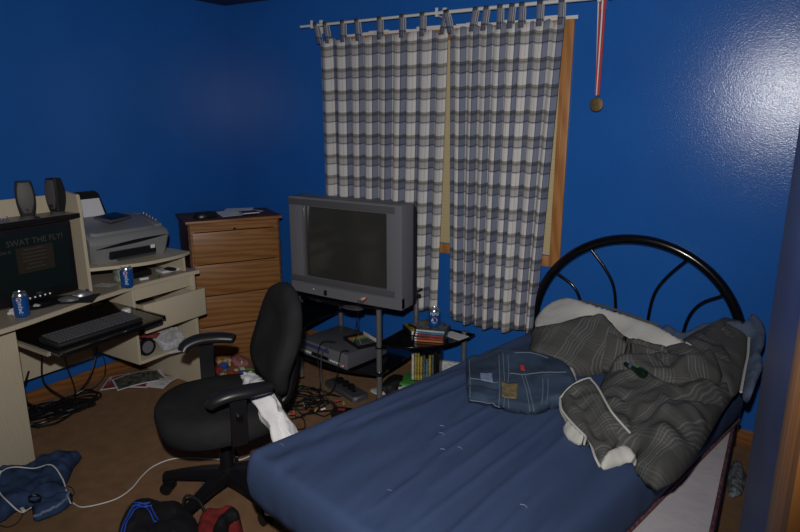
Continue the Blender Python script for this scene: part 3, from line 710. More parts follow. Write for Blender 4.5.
tag(MB().obox((0, 0, .004), (.12, .05, .006), bev=.001).build('red_folder', 'print3', loc=(-3.06, 2.12, .412), rot=(.15, 0, .5)), 'small red-black folder among the sheets on the pedestal shelf', 'folder')
# magazines on floor under the desk
def mag(x, y, z, rz, sx, sy, m, label):
    o = thing('magazine', label, 'magazine', (x, y, z), rz, 'magazines on the carpet under the desk')
    MB().loft([[(-sx / 2 + sx * u, -sy / 2, .010 * math.sin(PI * u)), (-sx / 2 + sx * u, sy / 2, .016 * math.sin(PI * u)), (-sx / 2 + sx * u, sy / 2, .004 + .016 * math.sin(PI * u)), (-sx / 2 + sx * u, -sy / 2, .004 + .010 * math.sin(PI * u))] for u in [i / 8 for i in range(9)]]).build('pages', 'paper', o)
    MB().loft([[(-sx / 2 + .01 + (sx - .02) * u, -sy / 2 + .01, .0045 + .010 * math.sin(PI * u)), (-sx / 2 + .01 + (sx - .02) * u, sy / 2 - .01, .0045 + .016 * math.sin(PI * u)), (-sx / 2 + .01 + (sx - .02) * u, sy / 2 - .01, .0055 + .016 * math.sin(PI * u)), (-sx / 2 + .01 + (sx - .02) * u, -sy / 2 + .01, .0055 + .010 * math.sin(PI * u))] for u in [i / 8 for i in range(9)]]).build('cover', m, o)
mag(-3.37, 2.24, .012, 1.15, .30, .19, 'print1', 'magazine with a dark cover and white border, on top of the others')
mag(-3.42, 2.19, .002, .7, .28, .2, 'print3', 'red-edged magazine below the dark-covered one')
mag(-3.24, 2.31, .002, 1.9, .17, .13, 'papertext', 'pale leaflet beside the dark-covered magazine')

# ------------------------------------------------------------------ television stand
LX, RXx, FY, BY = -2.53, -1.918, 2.84, 3.27
st = thing('television_stand', 'black shelf stand with silver posts and rounded side shelves under the television', 'television stand', (-2.22, 3.05, 0))
stm = Matrix.Translation((2.22, -3.05, 0))
def spart(name, mb, m): return mb.xf(stm).build(name, m, st)
def bow(z0, z1, d=.07):
    fr = [(LX - .03 + (RXx - LX + .06) * t, FY - .025 - d * math.sin(PI * t)) for t in [k / 16 for k in range(17)]]
    return MB().prism(fr + [(RXx + .03, BY + .03), (LX - .03, BY + .03)], z0, z1, .003)
spart('top_shelf', bow(.578, .594), 'gloss')
spart('middle_shelf', bow(.168, .184), 'gloss')
for s_, px_, name in ((1, RXx, 'side_shelf'), (-1, LX, 'side_shelf')):
    arc = [(px_ + s_ * (.405 * math.sin(t)), BY + .03 - .46 * math.cos(t)) for t in [PI / 2 * k / 16 for k in range(17)]]
    spart(name, MB().prism([(px_ - s_ * .02, BY + .03), (px_ - s_ * .02, BY - .43)] + arc, .343, .358, .003), 'gloss')
for (x, y, h) in ((LX, FY, .577), (RXx, FY, .577), (LX, BY, .577), (RXx, BY, .577), (RXx + .345, BY, .372), (LX - .345, BY, .372)):
    mb = MB()
    mb.cyl((x, y, .012), (x, y, h), .0165, n=18)
    spart('post', mb, 'silverpost')
    spart('foot', MB().lathe([(.02, 0), (.02, .012)], (x, y, 0), 18), 'blackplastic')
    spart('collar', MB().lathe([(.022, .332), (.022, .342)], (x, y, 0), 18), 'blackplastic')
    if h > .5: spart('collar', MB().lathe([(.022, .157), (.022, .167)], (x, y, 0), 18), 'blackplastic')

# television
TX, TY = -2.135, 2.795
tv = thing('television', 'large grey tube television standing on the black stand', 'television', (TX, TY, .595), .0)
Wd, Hh = .402, .600
x0, x1, z0, z1 = -.292, .302, .118, .548
b = MB()
b.box(-Wd, x0, 0, .125, .012, Hh, .005).box(x1, Wd, 0, .125, .012, Hh, .005).box(x0 - .006, x1 + .006, .0005, .1245, z1, Hh - .0004).box(x0 - .006, x1 + .006, .0005, .1245, .0125, z0)
b.build('bezel', 'tvgrey', tv)
for za_, zb_ in ((z1 + .003, Hh - .012), (.078, z0 - .003)): MB().box(-Wd - .001, Wd - .045, -.003, .004, za_, zb_, .002).build('dark_band', 'tvdark', tv)
MB().box(x0 - .005, x0 + .006, -.004, .02, z0, z1, .002).build('screen_trim', 'silverpost', tv)
b = MB(); n1 = 14; rows = []
gr_ = MB()
vs = [[gr_.bm.verts.new((x0 + (x1 - x0) * i / n1, .008 + .016 * ((2 * i / n1 - 1) ** 2 * .6 + (2 * j / n1 - 1) ** 2 * .4), z0 + (z1 - z0) * j / n1)) for i in range(n1 + 1)] for j in range(n1 + 1)]
for j in range(n1):
    for i in range(n1): gr_.bm.faces.new((vs[j][i], vs[j][i + 1], vs[j + 1][i + 1], vs[j + 1][i]))
sg = gr_.build('screen_glass', 'crt', tv, loc=(0, -.0, 0), recalc=False); 
MB().box(x0, x1, .0305, .0325, z0, z1).build('screen_surround', 'tvblack', tv)
b = MB()
def rr(hw, zlo, zhi, y): return [(-hw, y, zlo + .02), (-hw + .02, y, zlo), (hw - .02, y, zlo), (hw, y, zlo + .02), (hw, y, zhi - .02), (hw - .02, y, zhi), (-hw + .02, y, zhi), (-hw, y, zhi - .02)]
b.loft([rr(.400, .012, .598, .126), rr(.398, .012, .590, .165), rr(.33, .02, .52, .26), rr(.22, .03, .40, .40), rr(.20, .04, .36, .47)])
b.build('rear_housing', 'tvblack', tv)
MB().loft([[(Wd * (2 * t - 1), -.001 - .012 * math.sin(PI * t), .012), (Wd * (2 * t - 1), .03, .012), (Wd * (2 * t - 1), .03, .076), (Wd * (2 * t - 1), -.001 - .010 * math.sin(PI * t), .074)] for t in [k / 20 for k in range(21)]]).build('lower_fascia', 'tvgrey', tv)
MB().box(-.14, -.118, -.0145, -.008, .020, .052, .001).build('card_door', 'blackplastic', tv)
MB().lathe([(.003, 0), (.003, .002)], n=10).xf(Matrix.Translation((-.22, -.0105, .047)) @ RX).build('power_light', 'led', tv)
MB().box(-.33, .33, .02, .34, 0, .0125, .001).build('foot', 'tvblack', tv)
# av plugs in the front jacks
avn = (('yellow', .145), ('canwhite', .160), ('red', .175))
for m_, x in avn:
    o = thing('audio_video_plug', {'yellow': 'yellow plug in the television front jack', 'canwhite': 'white plug in the television front jack', 'red': 'red plug in the television front jack'}[m_], 'plug', (TX + x, TY - .0125, .645))
    MB().cyl((0, 0, 0), (0, -.028, -.004), .0052, .0042, 12).build('plug_barrel', m_, o)
    MB().tube(smooth_path([(0, -.028, -.004), (-.01, -.04, -.03), (-.02 - (x - .16), -.045, -.10), (-.03, -.05, -.2), (-.035 + (x - .16) * 2, -.06, -.26)], 5), .0018, 6).build('lead', 'blackplastic', o)
p = atz(352, 309, .595)
cd = thing('game_controller', 'grey oval controller on the shelf just below the television screen', 'controller', (p.x, p.y + .005, .595), .1)
MB().lathe([(.05, 0), (.06, .004), (.055, .009), (.02, .0115), (.001, .0115)], (0, 0, 0), 28, 1.15, .55).build('controller_shell', 'dullgrey', cd)
b = MB()
for k in range(4): b.lathe([(.004, 0), (.003, .004)], (.03 + .008 * math.cos(k * PI / 2), .008 * math.sin(k * PI / 2), .008), 8)
b.build('coloured_buttons', 'red', cd)

# receiver on the middle shelf
rc = thing('cassette_receiver', 'grey silver disc and cassette deck on the stand\'s middle shelf', 'receiver', (-2.262, 2.925, .185), -.17)
MB().box(-.215, .215, -.15, .19, .012, .105, .004).build('deck_case', 'vcr', rc)
MB().box(-.217, .217, -.158, -.151, .010, .106, .003).build('front_panel', 'tvgrey', rc)
MB().box(-.20, .06, -.160, -.1585, .072, .094, .0005).build('blue_strip', mat('receiver_blue_strip', (.04, .06, .16), .3), rc)
MB().box(-.10, .05, -.160, -.1585, .024, .046, .0005).build('display_window', 'gloss', rc)
for k in range(5): MB().cyl((-.195 + k * .02, -.165, .034), (-.195 + k * .02, -.158, .034), .0068, n=10).build('button', 'canwhite', rc)
for k in range(5): MB().cyl((.075 + k * .018, -.165, .034 - .004 * (k % 2)), (.075 + k * .018, -.158, .034), .006, n=10).build('button', 'canwhite', rc)
for k, m_ in enumerate(('yellow', 'canwhite', 'red')): MB().cyl((.172 + k * .014, -.166, .028), (.172 + k * .014, -.158, .028), .0045, n=10).build('jack', m_, rc)
for sx in (-.18, .18):
    for sy in (-.12, .15): MB().cyl((sx, sy, 0), (sx, sy, .012), .012, n=12).build('foot', 'blackplastic', rc)
gc = thing('cartridge_tray', 'black open tray with white rim lying on the grey deck', 'tray', (-2.125, 2.95, .2915), -.45)
MB().box(-.10, .10, -.075, .075, 0, .006).box(-.10, -.095, -.075, .075, .006, .022).box(.095, .10, -.075, .075, .006, .022).box(-.095, .095, -.075, -.07, .006, .022).build('tray_shell', 'blackplastic', gc)
MB().box(-.10, .10, .068, .076, .006, .028, .001).build('white_rim', 'white', gc)
for k, (m_, x) in enumerate((('orange', -.065), ('cream', -.04), ('green', -.02), ('dullgrey', .005), ('dullgrey', .035), ('tvdark', .065))):
    MB().box(x - .010, x + .010, -.055, .055, .0065, .018, .002).build('tray_insert', m_, gc)

# side shelf: cases, can, paper
def case(x, y, z, rz, m, label, sx=.19, sy=.135, sz=.0145, name='disc_case', group='disc cases stacked on the side shelf'):
    o = thing(name, label, 'disc case', (x, y, z), rz, group)
    MB().box(-sx / 2, sx / 2, -sy / 2, sy / 2, 0, sz, .0015).build('case_shell', 'blackplastic', o)
    MB().box(-sx / 2 + .004, sx / 2 - .002, -sy / 2 + .003, sy / 2 - .003, sz + .0001, sz + .0008).build('cover_print', 'print1' if m != 'print2' else m, o)
    MB().box(-sx / 2 + .010, sx / 2 - .010, -sy / 2 - .0008, -sy / 2 - .0001, .002, sz - .002).build('spine_print', m, o)
    MB().box(-sx / 2 + .010, -sx / 2 + .022, -sy / 2 - .0015, -sy / 2 - .0009, .003, sz - .003).build('spine_mark', 'canwhite', o)
    return o
zz = .3585; cx_, cy_ = -1.70, 3.085
for k, (m_, lab) in enumerate((('orange', 'disc case with orange spine at the bottom of the stack'), ('print3', 'disc case with dark red spine, second from the bottom of the stack'), ('print3', 'disc case with red spine, third from the bottom of the stack'), ('print4', 'disc case with light blue spine, second from the top of the stack'), ('papertext', 'disc case with pale spine on top of the stack'))):
    case(cx_ + random.uniform(-.006, .006), cy_ + random.uniform(-.005, .005), zz, .32 + random.uniform(-.05, .05), m_, lab); zz += .0155
case(-1.83, 3.175, .3585, .9, 'print2', 'disc case with a yellow cover behind the stack', sz=.030, group='disc cases behind the stack')
case(-1.80, 3.20, .4045 - .015, 1.2, 'print3', 'disc case with a dark cover leaning behind the stack', sz=.013, group='disc cases behind the stack')
can(-1.685, 3.085, zz + .0008, .55, 'blue soda can standing on the disc cases', 1)
tag(MB().prism([(-.07, -.04), (.07, -.045), (.07, .045), (-.065, .04)], 0, .004).build('white_card', 'paper', loc=(-1.60, 3.20, .3585), rot=(0, 0, -.25)), 'white card at the tip of the side shelf', 'card')

# things below the side shelf
bx_ = thing('pink_carton', 'low pink and white carton on the carpet under the side shelf', 'carton', (-1.73, 3.07, 0), .35)
MB().box(-.15, .15, -.10, .10, 0, .055, .003).build('carton_body', 'printpink', bx_)
MB().box(-.151, .151, -.101, .101, .056, .066, .003).build('carton_lid', 'paper', bx_)
tag(MB().box(-.16, .15, -.08, .09, 0, .014, .003).build('green_case', 'green', loc=(-1.72, 3.08, .067), rot=(0, 0, .3)), 'green flat case lying on the pink carton', 'case')
for k, (m_, tl, hh) in enumerate((('papertext', 0, .185), ('print2', 0, .19), ('print2', 0, .19), ('print2', 0, .175), ('print1', 0, .18), ('print4', 0, .16), ('print2', 0, .185), ('print1', 0, .19), ('blackplastic', 0, .20), ('blackplastic', 0, .19))):
    d = Vector((math.cos(.3), math.sin(.3), 0)); c = Vector((-1.805, 3.055, .0818)) + d * (k * .0175)
    o = thing('game_case', 'upright game case in the row on the green case', 'game case', c, .3, 'upright game cases under the side shelf')
    MB().box(-.0072, .0072, -.03, .085, 0, hh, .001).build('case_shell', 'blackplastic', o)
    MB().box(-.0066, .0066, -.0312, -.0302, .008, hh - .008).build('spine_print', m_, o)
tag(MB().box(-.11, .11, -.012, .012, 0, .19, .002).build('white_board', 'papertext', loc=(-1.60, 3.19, .001), rot=(0, 0, .2)), 'pale printed board leaning upright under the side shelf', 'board')
crumple('black_bag', 'backpack', (-1.90, 3.00, 0), (.085, .10, .055), 5, 'crumpled black bag on the carpet beside the pink carton', 'bag')

# power strip under the stand
def strip(x, y, rz, label, m, name='power_strip', L=.30, W=.07, n=5):
    o = thing(name, label, 'power strip', (x, y, 0), rz)
    MB().loft([prof(-L / 2, L / 2, -W / 2, W / 2, 0, .02), prof(-L / 2, L / 2, -W / 2, W / 2, .022, .02), prof(-L / 2 + .008, L / 2 - .008, -W / 2 + .008, W / 2 - .008, .032, .015)]).build('strip_body', m, o)
    for k in range(n):
        MB().obox((-L / 2 + .05 + k * (L - .08) / n, 0, .0335), (.022, .03, .003), bev=.001).build('outlet', 'blackplastic', o)
    return o
ps = strip(-2.16, 2.83, -.33, 'grey power strip on the carpet under the stand', 'dullgrey', L=.34, W=.12)
for k in range(3):
    MB().obox((-.06 + k * .06, 0, .052), (.030, .034, .034), bev=.006).build('plugged_adapter', 'blackplastic', ps)
strip(-3.40, 1.72, 1.15, 'black power strip under the desk by the baseboard', 'blackplastic', L=.40, W=.07)
tag(MB().lathe([(.05, 0), (.055, .004), (.05, .008), (.001, .008)], n=24, sx=1.1, sy=.8).build('white_dish', 'paper', loc=(-1.98, 2.93, .001)), 'small white lid on the carpet behind the stand post', 'lid')
ad = thing('power_adapter', 'black power adapter among the cables beside the bed', 'power adapter', (-1.99, 2.56, 0), .3)
MB().box(-.055, .055, -.035, .035, 0, .038, .006).build('adapter_body', 'blackplastic', ad)
MB().box(-.02, .02, -.012, .012, .0381, .039).build('adapter_label', 'red', ad)
crumple('white_wrapper', 'paper', (-1.93, 2.47, .002), (.045, .03, .014), 7, 'crushed white wrapper beside the black adapter', 'wrapper')

# ------------------------------------------------------------------ cables
def cable(pts, r, m, label, name='cable', group=None, k=8, lift=0):
    return tag(recenter(MB().tube(smooth_path(pts, k), r, 6).build(name, m)), label, 'cable', group)
rnd = random.Random(11)
for k in range(16):       # nest of cables on the carpet between chair and stand
    c = Vector((-2.27 + rnd.uniform(-.16, .16), 2.55 + rnd.uniform(-.24, .22), 0)); a = rnd.uniform(0, 2 * PI); rad = rnd.uniform(.07, .17); n1 = rnd.randint(8, 13); pts = []
    for j in range(n1):
        a += rnd.uniform(.45, .95); rad *= rnd.uniform(.88, 1.13)
        q = c + Vector((math.cos(a) * rad * 1.1, math.sin(a) * rad, 0)); c += Vector((rnd.uniform(-.02, .02), rnd.uniform(-.02, .02), 0))
        z = .006 + abs(rnd.gauss(0, .012)) + .002 * k
        if q.x > -2.0 and q.y < 2.62: q.x = -2.0 - rnd.uniform(0, .1)
        if q.y > 2.72: z = .006; 
        pts.append((q.x, min(q.y, 2.74), z))
    cable(pts, .0030 if k % 3 else .0042, 'blackplastic', 'thin black cable looped on the carpet before the television stand', group='tangled cables before the television stand')
for k, (m_, x, y) in enumerate((('yellow', -2.10, 2.47), ('red', -2.13, 2.44), ('canwhite', -2.06, 2.50), ('yellow', -2.02, 2.62), ('red', -2.07, 2.60), ('red', -2.16, 2.36), ('yellow', -2.19, 2.38), ('green', -2.43, 2.72), ('red', -2.22, 2.31))):
    o = thing('audio_video_plug', 'small %s cable plug lying among the cables on the carpet' % {'yellow': 'yellow', 'red': 'red', 'canwhite': 'white', 'green': 'green'}[m_], 'plug', (x, y, .045 if k < 7 else .02), rnd.uniform(0, 6), 'loose plugs on the carpet')
    MB().cyl((0, 0, .006), (.028, 0, .006), .0062, .005, 10).build('plug_barrel', m_, o)
    MB().cyl((.028, 0, .006), (.038, 0, .006), .0025, n=8).build('plug_tip', 'cansilver', o)
def loopy(a, b, sag, n=5, jit=.03):
    a, b = Vector(a), Vector(b); o = [a]
    for i in range(1, n): t = i / n; q = a.lerp(b, t); o.append(q + Vector((rnd.uniform(-jit, jit), rnd.uniform(-jit, jit), -sag * math.sin(PI * t))))
    return o + [b]
cable([(-2.20, 2.74, .32), (-2.235, 2.70, .28), (-2.24, 2.69, .15), (-2.19, 2.64, .07), (-2.05, 2.56, .045)], .0035, 'dullgrey', 'grey cable hanging from the deck front down to the carpet')
cable([(-2.16, 2.735, .36), (-2.25, 2.72, .34), (-2.27, 2.70, .25), (-2.24, 2.68, .12), (-2.2, 2.62, .05)], .003, 'blackplastic', 'black cable looping off the tray on the deck')
cable([(-2.05, 2.72, .33), (-2.10, 2.71, .31), (-2.12, 2.70, .2), (-2.14, 2.68, .08), (-2.2, 2.66, .03)], .003, 'blackplastic', 'black cable dropping in front of the deck corner')
# desk cables
for k, (a, b, c) in enumerate((((-3.36, 1.50, .60), (-3.42, 1.52, .25), (-3.42, 1.62, .04)), ((-3.34, 1.63, .60), (-3.38, 1.66, .22), (-3.33, 1.80, .04)), ((-3.32, 1.75, .60), (-3.35, 1.78, .30), (-3.38, 1.82, .04)), ((-3.38, 1.98, .60), (-3.40, 2.0, .3), (-3.44, 1.86, .04)), ((-3.44, 2.04, .30), (-3.42, 2.04, .12), (-3.5, 1.9, .03)), ((-3.38, 1.42, .5), (-3.36, 1.5, .2), (-3.36, 1.7, .05)), ((-3.42, 1.39, .5), (-3.30, 1.45, .28), (-3.40, 1.60, .30)))):
    mid = (Vector(a) + Vector(b)) / 2
    cable([a, tuple(mid + Vector((.01, .01, 0))), b, tuple((Vector(b) + Vector(c)) / 2 + Vector((.03, 0, -.02))), c], (.004, .005, .004, .004, .0025, .005, .005)[k], 'blackplastic', 'black cable hanging under the desk to the floor', group='black cables under the desk')
for k in range(9):
    c = Vector((-3.34 + rnd.uniform(-.07, .07), 1.72 + rnd.uniform(-.14, .14), 0)); a = rnd.uniform(0, 6); pts = []
    for j in range(9): a += .8; pts.append((max(-3.59, c.x + .09 * math.cos(a)), c.y + .13 * math.sin(a), .042 + abs(rnd.gauss(0, .014))))
    cable(pts, .004, 'blackplastic', 'black cable coiled on the power strip under the desk', group='coiled cables under the desk')
p0 = [atz(*q, .006) for q in ((26, 500), (50, 498), (66, 508))]
# ------------------------------------------------------------------ toys on the floor by the dresser
tag(MB().prism([(-.16, -.12), (.15, -.13), (.17, .12), (-.14, .13)], 0, .004).build('play_mat', 'teal', loc=(-2.80, 2.58, .001), rot=(0, 0, 1.0)), 'teal flat mat on the carpet below the toy blocks', 'mat')
for k in range(26):
    m_ = ('red', 'cream', 'yellow', 'bluep', 'print1', 'red', 'cream', 'dullgrey', 'yellow')[k % 9]; s_ = rnd.uniform(.022, .045)
    u, v = rnd.uniform(0, 1), rnd.uniform(0, 1); px_ = 208 + u * 38; py_ = 360 + v * 16; q = atz(px_, py_, .02)
    o = MB().box(-s_ / 2, s_ / 2, -s_ / 2.6, s_ / 2.6, 0, s_ * .5, .002)
    for i in range(2):
        for j in range(2): o.lathe([(s_ * .13, s_ * .5), (s_ * .13, s_ * .6)], (s_ * (.25 - .5 * i), s_ * (.19 - .38 * j), 0), 8)
    cn = {'red': 'red', 'cream': 'cream', 'yellow': 'yellow', 'bluep': 'blue', 'print1': 'dark patterned', 'dullgrey': 'grey'}[m_]
    tag(o.build('toy_block', m_, loc=(q.x, q.y, .006 + rnd.choice((0, 0, .025))), rot=(rnd.uniform(-.2, .2), rnd.uniform(-.2, .2), rnd.uniform(0, 3))), 'small %s toy block in the heap beside the dresser' % cn, 'toy block', 'toy blocks on the floor by the dresser')
q = atz(241, 362, .02); crumple('pink_bag', mat('pink_plastic_bag', (.30, .12, .12), .3, var=(30, .5)), (q.x - .02, q.y, 0), (.07, .05, .045), 9, 'crumpled pink plastic bag beside the dresser', 'bag')
q = atz(248, 369, .01); tag(MB().cyl((-.07, 0, 0), (.07, 0, 0), .006, n=10).build('green_stick', 'green', loc=(q.x, q.y, .008), rot=(0, 0, .5)), 'thin green stick on the carpet before the pink bag', 'stick')

# ------------------------------------------------------------------ office chair
CX, CY = -1.955, 1.68
ch = thing('office_chair', 'black fabric swivel office chair with armrests and a five-arm base', 'office chair', (CX, CY, 0), math.atan2(.87, .49) - PI / 2)
# local +y points to the backrest
for k in range(5):
    a = 2 * PI * k / 5 + math.radians(206) - (math.atan2(.87, .49) - PI / 2)
    d = Vector((math.cos(a), math.sin(a), 0)); s2 = Vector((-d.y, d.x, 0))
    rings = []
    for t, z, w2, h2 in ((.03, .115, .032, .030), (.12, .112, .027, .024), (.22, .098, .022, .018), (.30, .082, .019, .014)):
        c = d * t + Vector((0, 0, z)); rings.append([c + s2 * w2 * .7 + Vector((0, 0, h2)), c - s2 * w2 * .7 + Vector((0, 0, h2)), c - s2 * w2, c - s2 * w2 * .9 - Vector((0, 0, h2)), c + s2 * w2 * .9 - Vector((0, 0, h2)), c + s2 * w2])
    MB().loft(rings).build('base_leg', 'blackplastic', ch)
    e = d * .285; cs = MB(); cs.cyl(e + s2 * .012 + Vector((0, 0, .028)), e + s2 * .030 + Vector((0, 0, .028)), .027, n=20).cyl(e - s2 * .030 + Vector((0, 0, .028)), e - s2 * .012 + Vector((0, 0, .028)), .027, n=20)
    cs.cyl(e + Vector((0, 0, .03)), e + Vector((0, 0, .08)), .011, n=12).lathe([(.02, .05), (.024, .062), (.012, .066)], (e.x, e.y, 0), 14)
    cs.build('caster', 'blackplastic', ch)
MB().lathe([(.042, .085), (.048, .10), (.045, .14), (.030, .15), (.030, .25), (.024, .255), (.024, .34), (.001, .34)], n=24).build('gas_column', 'blackplastic', ch)
MB().box(-.10, .10, -.09, .15, .335, .367, .008).cyl((.08, 0, .385), (.21, .02, .375), .006, n=8).build('tilt_mechanism', 'blackplastic', ch)
def supere(rx, ry, n=36, e=2.7, cy=0): return [(rx * abs(math.cos(a)) ** (2 / e) * (1 if math.cos(a) > 0 else -1), cy + ry * abs(math.sin(a)) ** (2 / e) * (1 if math.sin(a) > 0 else -1)) for a in [2 * PI * k / n for k in range(n)]]
rings = []
for s_, z in ((.55, .368), (.88, .370), (.975, .388), (1.0, .420), (.99, .460), (.94, .480), (.8, .490), (.5, .488), (.2, .484)):
    rings.append([(x, y, z - .018 * max(0, -y / .25 - .5) * (z > .43)) for x, y in supere(.262 * s_, .262 * s_, e=2.6, cy=-.015)])
MB().loft(rings).build('seat', 'chairfabric', ch, angle=60)
# backrest
rings = []
for s_, y in ((.55, .050), (.90, .046), (.99, .03), (1, .010), (.97, -.012), (.88, -.026), (.6, -.032), (.25, -.030)):
    rings.append([(x, y + .275 - .5 * (x * x) * .9 + .10 * (z + .0) * .9 - .05 * math.exp(-((z + .12) / .13) ** 2), z + .705) for x, z in supere(.222 * s_, .245 * s_, e=2.3)])
MB().loft(rings).build('backrest', 'chairfabric', ch, angle=60)
MB().tube(smooth_path([(0, .08, .39), (0, .20, .385), (0, .285, .42), (0, .32, .55), (0, .325, .70)], 5), .022, 10).build('back_support', 'blackplastic', ch)
for s_ in (-1, 1):
    MB().loft([[(s_ * (.20 + a), y0_, z), (s_ * (.20 + a + t_), y0_, z), (s_ * (.20 + a + t_), y1_, z), (s_ * (.20 + a), y1_, z)] for a, t_, y0_, y1_, z in
               ((.0, .05, -.03, .03, .392), (.06, .03, -.03, .03, .396), (.075, .022, -.032, .032, .43), (.080, .020, -.030, .030, .55), (.080, .020, -.034, .034, .625 + (-.028 if s_ > 0 else 0)))]).build('arm_post', 'blackplastic', ch)
    az = -.028 if s_ > 0 else 0; pts = smooth_path([(s_ * .285, -.105, .610 + az), (s_ * .295, -.085, .636 + az), (s_ * .300, -.03, .653 + az), (s_ * .298, .05, .650 + az), (s_ * .285, .115, .640 + az), (s_ * .275, .13, .636 + az)], 5)
    rr_ = [.016 + .014 * math.sin(PI * min(1, max(0, .08 + .84 * i / (len(pts) - 1)))) ** .5 for i in range(len(pts))]
    a_ = MB().tube(pts, rr_, 14); a_.move(lambda c: (c.x + (c.x - s_ * .295) * .35, c.y, .64 + (c.z - .64) * .85)).build('arm_pad', 'armpad', ch, angle=60)
    MB().cyl((s_ * .300, 0, .52), (s_ * .312, 0, .52), .014, n=16).build('adjust_knob', 'blackmetal', ch)

# white shirt draped off the chair toward the bed
def rope_cloth(name, m, ctrl, widths, thick, seed, label=None, cat=None, parent=None, up=(0, 0, 1)):
    pts = smooth_path(ctrl, 7); n = len(pts); rings = []; nn = 36
    for i, p in enumerate(pts):
        t = i / (n - 1); f = t * (len(widths) - 1); k = min(int(f), len(widths) - 2); w_ = widths[k] + (widths[k + 1] - widths[k]) * (f - k); tk = thick[k] + (thick[k + 1] - thick[k]) * (f - k)
        d = (pts[min(i + 1, n - 1)] - pts[max(i - 1, 0)]).normalized(); a = d.cross(Vector(up)).normalized(); b_ = a.cross(d)
        ring = []
        for j in range(nn):
            an = 2 * PI * j / nn; c, s_ = math.cos(an), math.sin(an)
            rr0 = 1 + .30 * noise.noise(Vector((c * 3 + seed, s_ * 3, t * 9))) + .22 * noise.noise(Vector((c * 1.6 + seed, s_ * 1.6, t * 3.2))) + .26 * (abs(noise.noise(Vector((c * 2.5, s_ * 2.5 + seed, t * 1.8)))) - .15) + .16 * math.sin(an * 5 + seed + 5 * t) * .6
            ring.append(p + a * c * w_ * rr0 + b_ * s_ * tk * rr0)
        rings.append(ring)
    mb = MB().loft(rings)
    if name == 'white_shirt':
        for v in mb.bm.verts:
            q = v.co * 22; v.co += Vector((noise.noise(q), noise.noise(q + Vector((9, 0, 0))), abs(noise.noise(q + Vector((0, 9, 0)))))) * .016
    o = mb.build(name, m, parent, angle=75)
    if label: tag(recenter(o), label, cat)
    return o
rope_cloth('white_shirt', 'whitecloth', [(-1.975, 1.845, .515), (-1.90, 1.80, .520), (-1.80, 1.745, .525), (-1.70, 1.70, .490), (-1.615, 1.68, .42), (-1.56, 1.66, .33), (-1.54, 1.63, .20), (-1.53, 1.61, .10)],
           [.030, .040, .040, .042, .050, .060, .085, .09], [.014, .024, .026, .034, .040, .045, .045, .03], 3, 'crumpled white shirt draped over the chair seat edge beside the bed', 'shirt')
q = atz(268, 432, .33)
rope_cloth('blue_cloth', 'bluep', [(-1.66, 1.60, .36), (-1.62, 1.585, .31), (-1.60, 1.575, .27)], [.025, .035, .035], [.012, .02, .02], 5, 'bright blue cloth hanging beneath the white shirt', 'cloth')

# ------------------------------------------------------------------ bed
bf = thing('box_spring', 'pale box spring with burgundy piping on a low metal frame', 'box spring', (-.56, 2.36, 0))
bfm = Matrix.Translation((.56, -2.36, 0))
BX0, BX1, BY0, BY1 = -1.03, -.062, 1.36, 3.26
def bpart(name, mb, m): return mb.xf(bfm).build(name, m, bf)
bpart('box_body', MB().box(BX0, BX1, BY0, BY1, .18, .355, .012), 'boxtick')
bpart('piping', MB().tube([(BX0 + .004, BY0 + .004, .352), (BX1 - .004, BY0 + .004, .352), (BX1 - .004, BY1 - .004, .352), (BX0 + .004, BY1 - .004, .352), (BX0 + .004, BY0 + .004, .352)], .008, 8), 'burgundy')
bpart('piping', MB().tube([(BX0 + .004, BY0 + .004, .19), (BX1 - .004, BY0 + .004, .19), (BX1 - .004, BY1 - .004, .19), (BX0 + .004, BY1 - .004, .19), (BX0 + .004, BY0 + .004, .19)], .008, 8), 'burgundy')
bpart('bed_rail', MB().box(BX0 + .02, BX0 + .05, BY0 + .05, BY1 + .05, .145, .178).box(BX1 - .05, BX1 - .02, BY0 + .05, BY1 + .05, .145, .178).box(BX0 + .02, BX1 - .02, 2.2, 2.24, .145, .178), 'blackmetal')
for x in (BX0 + .07, BX1 - .07):
    for y in (BY0 + .25, BY1 - .1): bpart('leg', MB().cyl((x, y, 0), (x, y, .145), .018, n=14), 'blackmetal')

ma = math.radians(-13.2)
mt = thing('mattress', 'mattress in a blue fitted sheet lying askew on the box spring', 'mattress', (-1.455, 1.315, .372), ma)
mw, ml, mh = 1.02, 1.87, .19
b = MB(); NXm, NYm = 110, 170
def mtop(x, y):
    ex = min(x, mw - x, y, ml - y); r = .04; e = min(ex / r, 1); p_ = math.sqrt(max(0, 1 - (1 - e) ** 2))
    wr = .0045 * noise.noise(Vector((x * 14 + y * 5, y * 3 - x * 6, 0))) + .003 * noise.noise(Vector((x * 26 + y * 9, y * 4, 4)))
    wr += .004 * math.sin(34 * (x * .9 + y * .07) + 2.5 * math.sin(2.3 * y)) * max(0, min(1, (x - .35) * 3)) * (1 if y < 1.3 else .5)
    wr += .004 * math.sin(46 * (x - .10 * y) + 1.2) * math.exp(-((x - .12) / .12) ** 2)
    for a_, b_, c_, d_ in ((.70, .0, .62, .9), (.80, .0, .71, .8), (.90, .0, .82, .7), (.60, .3, .52, 1.1), (.50, .35, .44, .95), (.40, .5, .38, 1.2), (.10, .3, .14, 1.3), (.20, .6, .20, 1.5), (.05, .5, .09, 1.2), (.98, .05, .92, .55), (.66, .5, .60, 1.2), (.76, .45, .70, 1.1), (.55, .1, .50, .5)):
        dd_, t_ = segd(Vector((x, y)), Vector((a_, b_)), Vector((c_, d_))); wr += .0065 * math.exp(-(dd_ / .011) ** 2) * math.sin(PI * min(1, t_ + .1))
    return mh - .055 + .055 * p_ + wr * min(1, ex / .05) - .01 * math.exp(-((x - .5) ** 2 + (y - .7) ** 2) / .15)
vv = [[b.bm.verts.new((mw * i / NXm, ml * j / NYm, mtop(mw * i / NXm, ml * j / NYm))) for j in range(NYm + 1)] for i in range(NXm + 1)]
